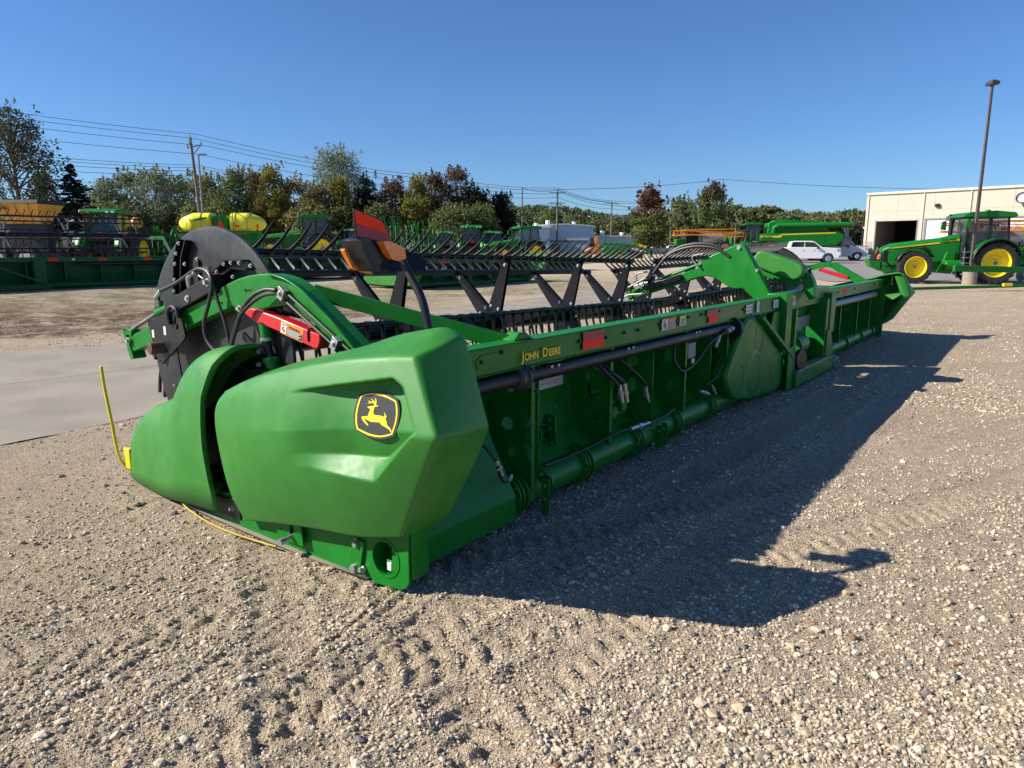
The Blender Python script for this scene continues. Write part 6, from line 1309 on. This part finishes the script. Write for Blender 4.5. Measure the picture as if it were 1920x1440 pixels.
for a, b in ((d2a, d2b), (d3a, d3b)):
    g.bx(a - .25, a, -.03, .1, 0, dz + .2); g.bx(b, b + .25, -.03, .1, 0, dz + .2); g.bx(a, b, -.03, .1, dz, dz + .2)
g.build('post_frames', GREY, T)
for a, b in ((d2a, d2b), (d3a, d3b)):
    g = G(); n_ = 9
    for k in range(n_): g.bx(a, b, .08, .14, dz*k/n_, dz*(k+1)/n_ - .02)
    g.build('bay_door', WHITE, T)
DKIN = mat('dark_interior', (.02, .02, .02), .9)
g = G(); g.bx(d1a - 2, d1b + 2, 12, 12.2, 0, dz + 1); g.bx(d1a - 2, d1a - 1.9, .4, 12, 0, dz + 1); g.bx(d1b + 1.9, d1b + 2, .4, 12, 0, dz + 1); g.bx(d1a - 2, d1b + 2, .35, 12.2, dz + .9, dz + 1); g.bx(d1a - 2, d1b + 2, .35, 12, -.05, .0); g.build('bay_interior', DKIN, T, smooth=False)
g = G(); g.bx(ws(1745), ws(1753), -.35, 0, wz(388, ws(1749)), wz(382, ws(1749))); g.build('wall_lamp', BLACK, T, bevel=.03)
vs_, vz = ws(1906), wz(371, ws(1906)); g = G(); g.lathe([(.001, .1), (.55, .1), (.62, .5), (.72, .9), (.66, .92), (.60, .55)], (vs_, .1, vz), (0, -1, 0), 32); g.build('round_vent', GREY, T); g = G(); g.lathe([(.001, 0), (.45, .02), (.55, .12)], (vs_, -.55, vz), (0, -1, 0), 28); g.build('vent_cap', WHITE, T)
g = G(); g.bx(ws(1613), ws(1630), -2.2, -.4, 0, 1.35); g.box((1.2, -.05, 5.0), (.35, .3, .3)) if False else None; g.build('utility_box', WHITE, T, bevel=.03)
g = G()
for s_ in (.25, (d1b + d2a) / 2, d2b + 1.2): g.bx(s_, s_ + .12, -.13, -.01, .1, Ht)
g.build('downpipe', TRIM, T) if False else [o_ for o_ in [q_.build('downpipe', TRIM, T) for q_ in g.islands()]]
g = G(); g.bx(-.05, WL, -.22, -.02, Ht - .02, Ht + .10); g.build('gutter', TRIM, T)
for a, b in ((d1a, d1b),):
    for x_ in (a - .12, b): g = G(); g.bx(x_, x_ + .12, -.05, .0, 0, dz + .1); g.build('door_track', GREY, T)
g = G(); g.bx(d1a + 1.2, d1a + 3.4, 3.0, 7.0, .0, 1.7); g.bx(d1a + 1.4, d1a + 3.2, 3.4, 6.0, 1.7, 2.3); g.build('parked_shape', GREY, T) if False else None
g = G(); g.bx(-.25, .0, .2, .5, Ht*.45, Ht*.45 + .2); g.build('camera_box', WHITE, T)
# low white buildings in the distance
PALE = mat('pale_blue_white_siding', (.72, .76, .80), .7, var=.04)
def flat_building(label, x0, x1, Y, ytop, depth, roofm, peak=0.0, name='warehouse', ybase=None):
    X0, X1 = px(x0, Y), px(x1, Y); z0 = gnd(X0, Y) - .3; H_ = zy(ytop, Y) - z0; T = thing(name, label, 'building', (X0, Y, z0), 0, 'low white buildings in the distance'); W_ = X1 - X0
    g = G()
    if peak: g.prism([(0, 0), (0, H_), (W_*.55, H_ + peak), (W_, H_ - peak*.4), (W_, 0)], 'y', 0, depth)
    else: g.bx(0, W_, 0, depth, 0, H_)
    g.build('wall', PALE, T, smooth=False)
    g = G()
    if peak: g.prism([(-.2, H_), (-.2, H_ + .25), (W_*.55, H_ + peak + .25), (W_ + .2, H_ - peak*.4 + .25), (W_ + .2, H_ - peak*.4), (W_*.55, H_ + peak)], 'y', -.3, depth + .3)
    else: g.bx(-.3, W_ + .3, -.4, depth + .3, H_, H_ + .3)
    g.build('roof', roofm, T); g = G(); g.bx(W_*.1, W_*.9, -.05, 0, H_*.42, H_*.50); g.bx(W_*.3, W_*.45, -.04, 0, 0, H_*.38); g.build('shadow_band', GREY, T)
    g = G(); g.cyl((W_*.25, 3, H_ + .2), (W_*.25, 3, H_ + 1.3), .5, .45); g.cyl((W_*.7, 4, H_ + .2), (W_*.7, 4, H_ + 1.0), .3, .45); g.build('roof_vents', WHITE, T)
flat_building('pale blue-white building with a shallow gable beyond the loader tractor', 1000, 1112, 150, 424, 30, WHITE, .3)
flat_building('low pale building wing with bright flat roof edge, left of the gabled one', 950, 1030, 142, 427, 12, WHITE)
flat_building('smaller white annex with flat roof, right of the gabled building', 1110, 1196, 152, 444, 14, WHITE)

# ---------------------------------------------------------------- trees
def leafmat(name, c, c2, tr=.25):
    m = mat(name, c, .75, var=.2, vs=.35, island=.40, spec=.15, c2=c2); N = m.node_tree.nodes; L = m.node_tree.links; b = N['Principled BSDF']; out = N['Material Output']
    t = N.new('ShaderNodeBsdfTranslucent'); L.new(b.inputs['Base Color'].links[0].from_socket, t.inputs['Color']); mx = N.new('ShaderNodeMixShader'); mx.inputs[0].default_value = .38
    L.new(b.outputs[0], mx.inputs[1]); L.new(t.outputs[0], mx.inputs[2]); L.new(mx.outputs[0], out.inputs['Surface']); return m
LG = leafmat('leaves_green', (0.101, 0.139, 0.047), (0.195, 0.220, 0.075)); LO = leafmat('leaves_olive', (0.166, 0.166, 0.060), (0.284, 0.240, 0.097)); LB = leafmat('leaves_brown', (.115, .082, .055), (.165, .12, .08))
LD = leafmat('needles_dark', (.010, .018, .016), (.018, .028, .024)); LR = leafmat('leaves_autumn_red', (.14, .055, .035), (.18, .10, .05)); LY = leafmat('leaves_yellow_green', (0.172, 0.178, 0.034), (0.253, 0.218, 0.046)); LS = leafmat('leaves_silver_green', (0.156, 0.195, 0.117), (0.258, 0.289, 0.188))
LF = leafmat('forest_green', (0.115, 0.144, 0.057), (0.194, 0.201, 0.084)); BARK = mat('bark', (.085, .068, .055), .9, bump=.5, bs=12)
def leaves(P, size, rs, flat=0.0):
    n = len(P); a = rs.normal(size=(n, 3)); a[:, 2] *= (1 - flat); a /= np.linalg.norm(a, axis=1)[:, None]; b = rs.normal(size=(n, 3)); b -= a * (a * b).sum(1)[:, None]; b /= np.linalg.norm(b, axis=1)[:, None]
    s = size * (.55 + .9 * rs.random(n))[:, None]; a = a * s; b = b * s * .65
    V = np.stack([P - a, P - b, P + a, P + b], 1).reshape(-1, 3); F = np.arange(4 * n).reshape(-1, 4); return V, F
def crown_points(rs, h, w, base, n_cl, n, shape='round', gap=.0, full=1.0):
    pts = []; cl = []
    for k in range(n_cl):
        t = rs.random() ** .85; z = base + (h - base) * t
        if shape == 'round': e = math.sqrt(max(0, 1 - (2*t - .85)**2 / 1.35)) 
        elif shape == 'oval': e = math.sin(math.pi * min(1, .12 + t*.86)) ** .7
        else: e = (1 - t) * 1.0 + .05
        a = rs.random() * 6.283; r = w * e * (.45 + .6 * rs.random()**.6) * .85
        cl.append((r*math.cos(a), r*math.sin(a), z, ((.13 + .12*rs.random()) * w + .25) * full))
    cl = np.array(cl); i_ = rs.integers(0, n_cl, n); d = rs.normal(size=(n, 3)); d /= np.linalg.norm(d, axis=1)[:, None]; rr = cl[i_, 3] * (.35 + .75 * rs.random(n))
    P = cl[i_, :3] + d * rr[:, None] * np.array([1.1, 1.1, .75])
    if shape in ('round', 'oval') and n > 3000:      # upright shoots that break the outline
        k = int(n * .16); nb = max(10, n_cl); c0 = cl[rs.integers(0, n_cl, nb)]; sx = c0[:, :2] + rs.normal(size=(nb, 2)) * c0[:, 3:4] * .7; ln = (.5 + .9 * rs.random(nb)) * h * .075
        q = rs.integers(0, nb, k); f = rs.random(k); P[:k, 0] = sx[q, 0] + rs.normal(size=k) * .10 * (1.2 - f) * h * .12; P[:k, 1] = sx[q, 1] + rs.normal(size=k) * .10 * (1.2 - f) * h * .12; P[:k, 2] = c0[q, 2] + c0[q, 3] * .6 + ln[q] * f
    return P, cl
def tree(name, label, x, Y, ytop, wpx, m, seed, shape='round', base=.22, n=5000, ncl=46, leaf=.22, trunk=.16, group=None, m2=None, split_z=None, limbs=14, cat='tree', lean=0, full=1.3):
    rs = np.random.default_rng(seed); X = px(x, Y); z0 = gnd(X, Y); h = zy(ytop, Y) - z0; w = wpx * Y / 1355 / 2
    T = thing(name, label, cat, (X, Y, z0), 0, group)
    P, cl = crown_points(rs, h, w, h*base, ncl, n, shape, full=full)
    V, F = leaves(P, leaf, rs)
    o = np_mesh('crown', V, F, [m, m2] if m2 else [m], T, smooth=False)
    if m2: o.data.polygons.foreach_set('material_index', ((P[:, 2] + rs.normal(size=n) * h*.05) > split_z * h).astype(np.int32))
    g = G(); top = h * .86
    g.tube([(0, 0, -.1), (lean*.3, .05, h*.25), (lean*.6 + .1, 0, h*.5), (lean, .05, top)], [trunk, trunk*.8, trunk*.55, trunk*.15], 8)
    for k in range(limbs):
        c_ = cl[rs.integers(0, len(cl))]; zb = max(h*.10, min(c_[2] - (.25 + .3*rs.random()) * h*.5, top*.9)); f = zb / top
        g.tube([(lean*f, 0, zb), (c_[0]*.5 + lean*f*.5, c_[1]*.5, (zb + c_[2])*.5 + .1), (c_[0], c_[1], c_[2])], [trunk*.38*(1-f*.5), trunk*.22, trunk*.06], 5)
    g.build('trunk', BARK, T); return T
GT = 'trees along the left and middle tree line'
tree('broadleaf_tree', 'tallest airy tree at the left edge with thin dark leaves', 45, 58, 212, 158, leafmat('leaves_dusky', (.050, .060, .032), (.095, .10, .055)), 5, 'round', .22, 9500, 120, .10, .24, limbs=80, full=1.05)
tree('broadleaf_tree', 'bare-looking small tree between the left edge tree and the spruce', 92, 64, 330, 60, leafmat('leaves_dusky', (.050, .060, .032), (.095, .10, .055)), 6, 'round', .15, 3500, 40, .11, .12, limbs=26)
def spruce():
    rs = np.random.default_rng(4); Y = 60; X = px(148, Y); z0 = gnd(X, Y); h = zy(303, Y) - z0; T = thing('spruce_tree', 'dark pointed spruce tree behind the green tractor on the left', 'tree', (X, Y, z0)); P = []
    g = G(); g.cyl((0, 0, 0), (0, 0, h*.97), .20, .02, 8)
    z = .12*h
    while z < h*.97:
        t = z / h; r = (1 - t)**.95 * 4.1 * (.72 + .4*rs.random()); nb = 8 if t < .8 else 5
        for k in range(nb):
            a = rs.random()*6.283; L = r*(.75 + .35*rs.random()); tip = np.array([L*math.cos(a), L*math.sin(a), z - .06*L]); q = np.array([0, 0, z + .12*L]); m = int(30*L) + 8
            s = rs.random(m)**.7; pts = q + (tip - q)*s[:, None]; pts[:, 2] += .12*L*(s**3); pts += rs.normal(size=(m, 3))*np.array([.10, .10, .05])*(.5+.5*s[:, None]); P.append(pts); g.tube([tuple(q), tuple(tip)], [.03, .01], 4)
        z += .34 * (1 - t*.45)
    P = np.concatenate(P); V, F = leaves(P, .105, rs, .5); np_mesh('crown', V, F, LD, T, smooth=False); g.build('trunk', BARK, T)
spruce()
spec = [ # x, Y, ytop, width px, material, shape, label
 (215, 84, 345, 70, LS, 'round', 'pale airy tree right of the spruce'), (255, 88, 332, 78, LG, 'round', 'second tree right of the spruce, dense green top'), (300, 84, 326, 82, LS, 'round', 'rounded grey-green tree left of the closest power pole'), (345, 90, 338, 72, LG, 'round', 'green tree directly behind the closest power pole'),
 (398, 86, 336, 76, LO, 'round', 'olive tree just right of the slim street lamp'), (445, 84, 326, 70, LG, 'oval', 'upright green tree above the yellow tanks'), (486, 88, 330, 60, LO, 'oval', 'pale yellowish tree right of the yellow tanks'), (520, 84, 322, 54, LY, 'oval', 'bright upright tree left of the grey-green giant'), (556, 86, 340, 66, LO, 'round', 'light brown-green tree in front of the grey-green giant'),
 (640, 98, 286, 108, LS, 'round', 'highest grey-green tree in the middle of the tree line'), (641, 84, 340, 46, LY, 'oval', 'yellow-green young tree below the highest grey-green tree'), (600, 84, 352, 60, LO, 'round', 'brownish bushy tree left of the yellow-green young tree'), (690, 86, 340, 46, LD, 'round', 'dark evergreen just right of the highest tree'),
 (738, 88, 345, 66, LB, 'round', 'rusty brown tree right of the red reflector board'), (782, 86, 340, 52, LY, 'round', 'yellow-leaved tree between the two brown ones'), (812, 90, 332, 50, LB, 'round', 'brown pine left of the wide crossarm pole'), (858, 92, 323, 66, LB, 'round', 'tall brown pine right of the wide crossarm pole'), (892, 90, 360, 54, LD, 'round', 'dark pine right of the tall brown pine'), (942, 92, 368, 44, LD, 'round', 'lone dark pine at the right end of the left tree line'),
 (715, 82, 392, 70, LG, 'round', 'low green bush mass behind the tillage frames'), (850, 84, 395, 90, LG, 'round', 'low green tree behind the row of tractor cabs'), (905, 86, 392, 60, LG, 'round', 'low dark shrub tree left of the lone dark pine')]
for k, (x_, Y_, yt, w_, m_, sh, lb) in enumerate(spec):
    tree('broadleaf_tree' if m_ is not LD else 'pine_tree', lb, x_, Y_, yt, w_*1.12, m_, 100 + k, sh, .05, 10000 if w_ < 90 else 16000, 64 if w_ < 90 else 120, .115, .17, GT, limbs=22, full=1.3)
for k in range(9):
    tree('hedge_bush', ['first', 'second', 'third', 'fourth', 'fifth', 'sixth', 'seventh', 'eighth', 'ninth'][k] + ' undergrowth bush from the left at the foot of the tree line', 205 + 62*k, 80 + (k % 3)*3, 388 + (k*7 % 3)*6, 96, [LG, LB, LO, LG][k % 4], 300 + k, 'round', .0, 3400, 36, .17, .08, 'undergrowth below the tree line', limbs=8, cat='bush')
tree('maple_tree', 'maple with a red top, left of the two autumn maples', 1216, 128, 360, 66, LG, 60, 'oval', .04, 9000, 90, .2, .2, 'autumn maples beyond the yard', m2=LR, split_z=.66)
tree('maple_tree', 'dense dark maple with a faint red edge, right of the two autumn maples', 1330, 128, 354, 76, LG, 61, 'oval', .04, 11000, 110, .2, .2, 'autumn maples beyond the yard', m2=LB, split_z=.9)
tree('broadleaf_tree', 'grey-green tree between the two autumn maples', 1278, 140, 376, 56, LF, 62, 'round', .1, 4000, 50, .24, .2)
# the far wood: one mass
def wood():
    rs = np.random.default_rng(77); V_, n = [], 0; P = []
    for k in range(150):
        x = 905 + 745 * (k + rs.random()) / 150; Y = 215 + 50 * rs.random(); yt = 392 + 7*math.sin(x*.017) + 8*rs.random() + (6 if 1100 < x < 1180 else 0)
        X = px(x, Y); z0 = gnd(X, Y); h = (zy(yt, Y) - z0); w = (3.2 + 2.6*rs.random())
        pc, _ = crown_points(rs, h, w, h*.05, 34, 620, 'round'); pc += np.array([X, Y, z0]); P.append(pc)
    for k in range(26):
        x = 1380 + 245 * (k + rs.random()) / 26; Y = 150 + 20 * rs.random(); yt = 398 + 10*math.sin(x*.03) + 12*rs.random(); X = px(x, Y); z0 = gnd(X, Y); h = (zy(yt, Y) - z0); pc, _ = crown_points(rs, h, 3.0 + 1.5*rs.random(), h*.03, 34, 1000, 'round'); pc += np.array([X, Y, z0]); P.append(pc)
    P = np.concatenate(P); V, F = leaves(P, .42, rs); tag(np_mesh('wood', V, F, LF, smooth=False), 'distant mixed wood along the horizon behind the yard', 'wood', kind='stuff')
    g = G(); g.grid([[(X_, 275 + 6*math.sin(X_*.05), z) for X_ in np.linspace(-260, 330, 60)] for z in (0, 6 )]);
wood()
def wood2():
    rs = np.random.default_rng(78); P = []
    for k in range(46):
        x = -150 + 1100 * (k + rs.random()) / 46; Y = 108 + 16 * rs.random(); yt = 372 + 14*rs.random(); X = px(x, Y); z0 = gnd(X, Y); h = (zy(yt, Y) - z0); pc, _ = crown_points(rs, h, 2.8, h*.0, 30, 900, 'round'); pc += np.array([X, Y, z0]); P.append(pc)
    P = np.concatenate(P); V, F = leaves(P, .26, rs); tag(np_mesh('wood', V, F, LG, smooth=False), 'thicket filling the gaps behind the left tree line', 'thicket', kind='stuff')
wood2()
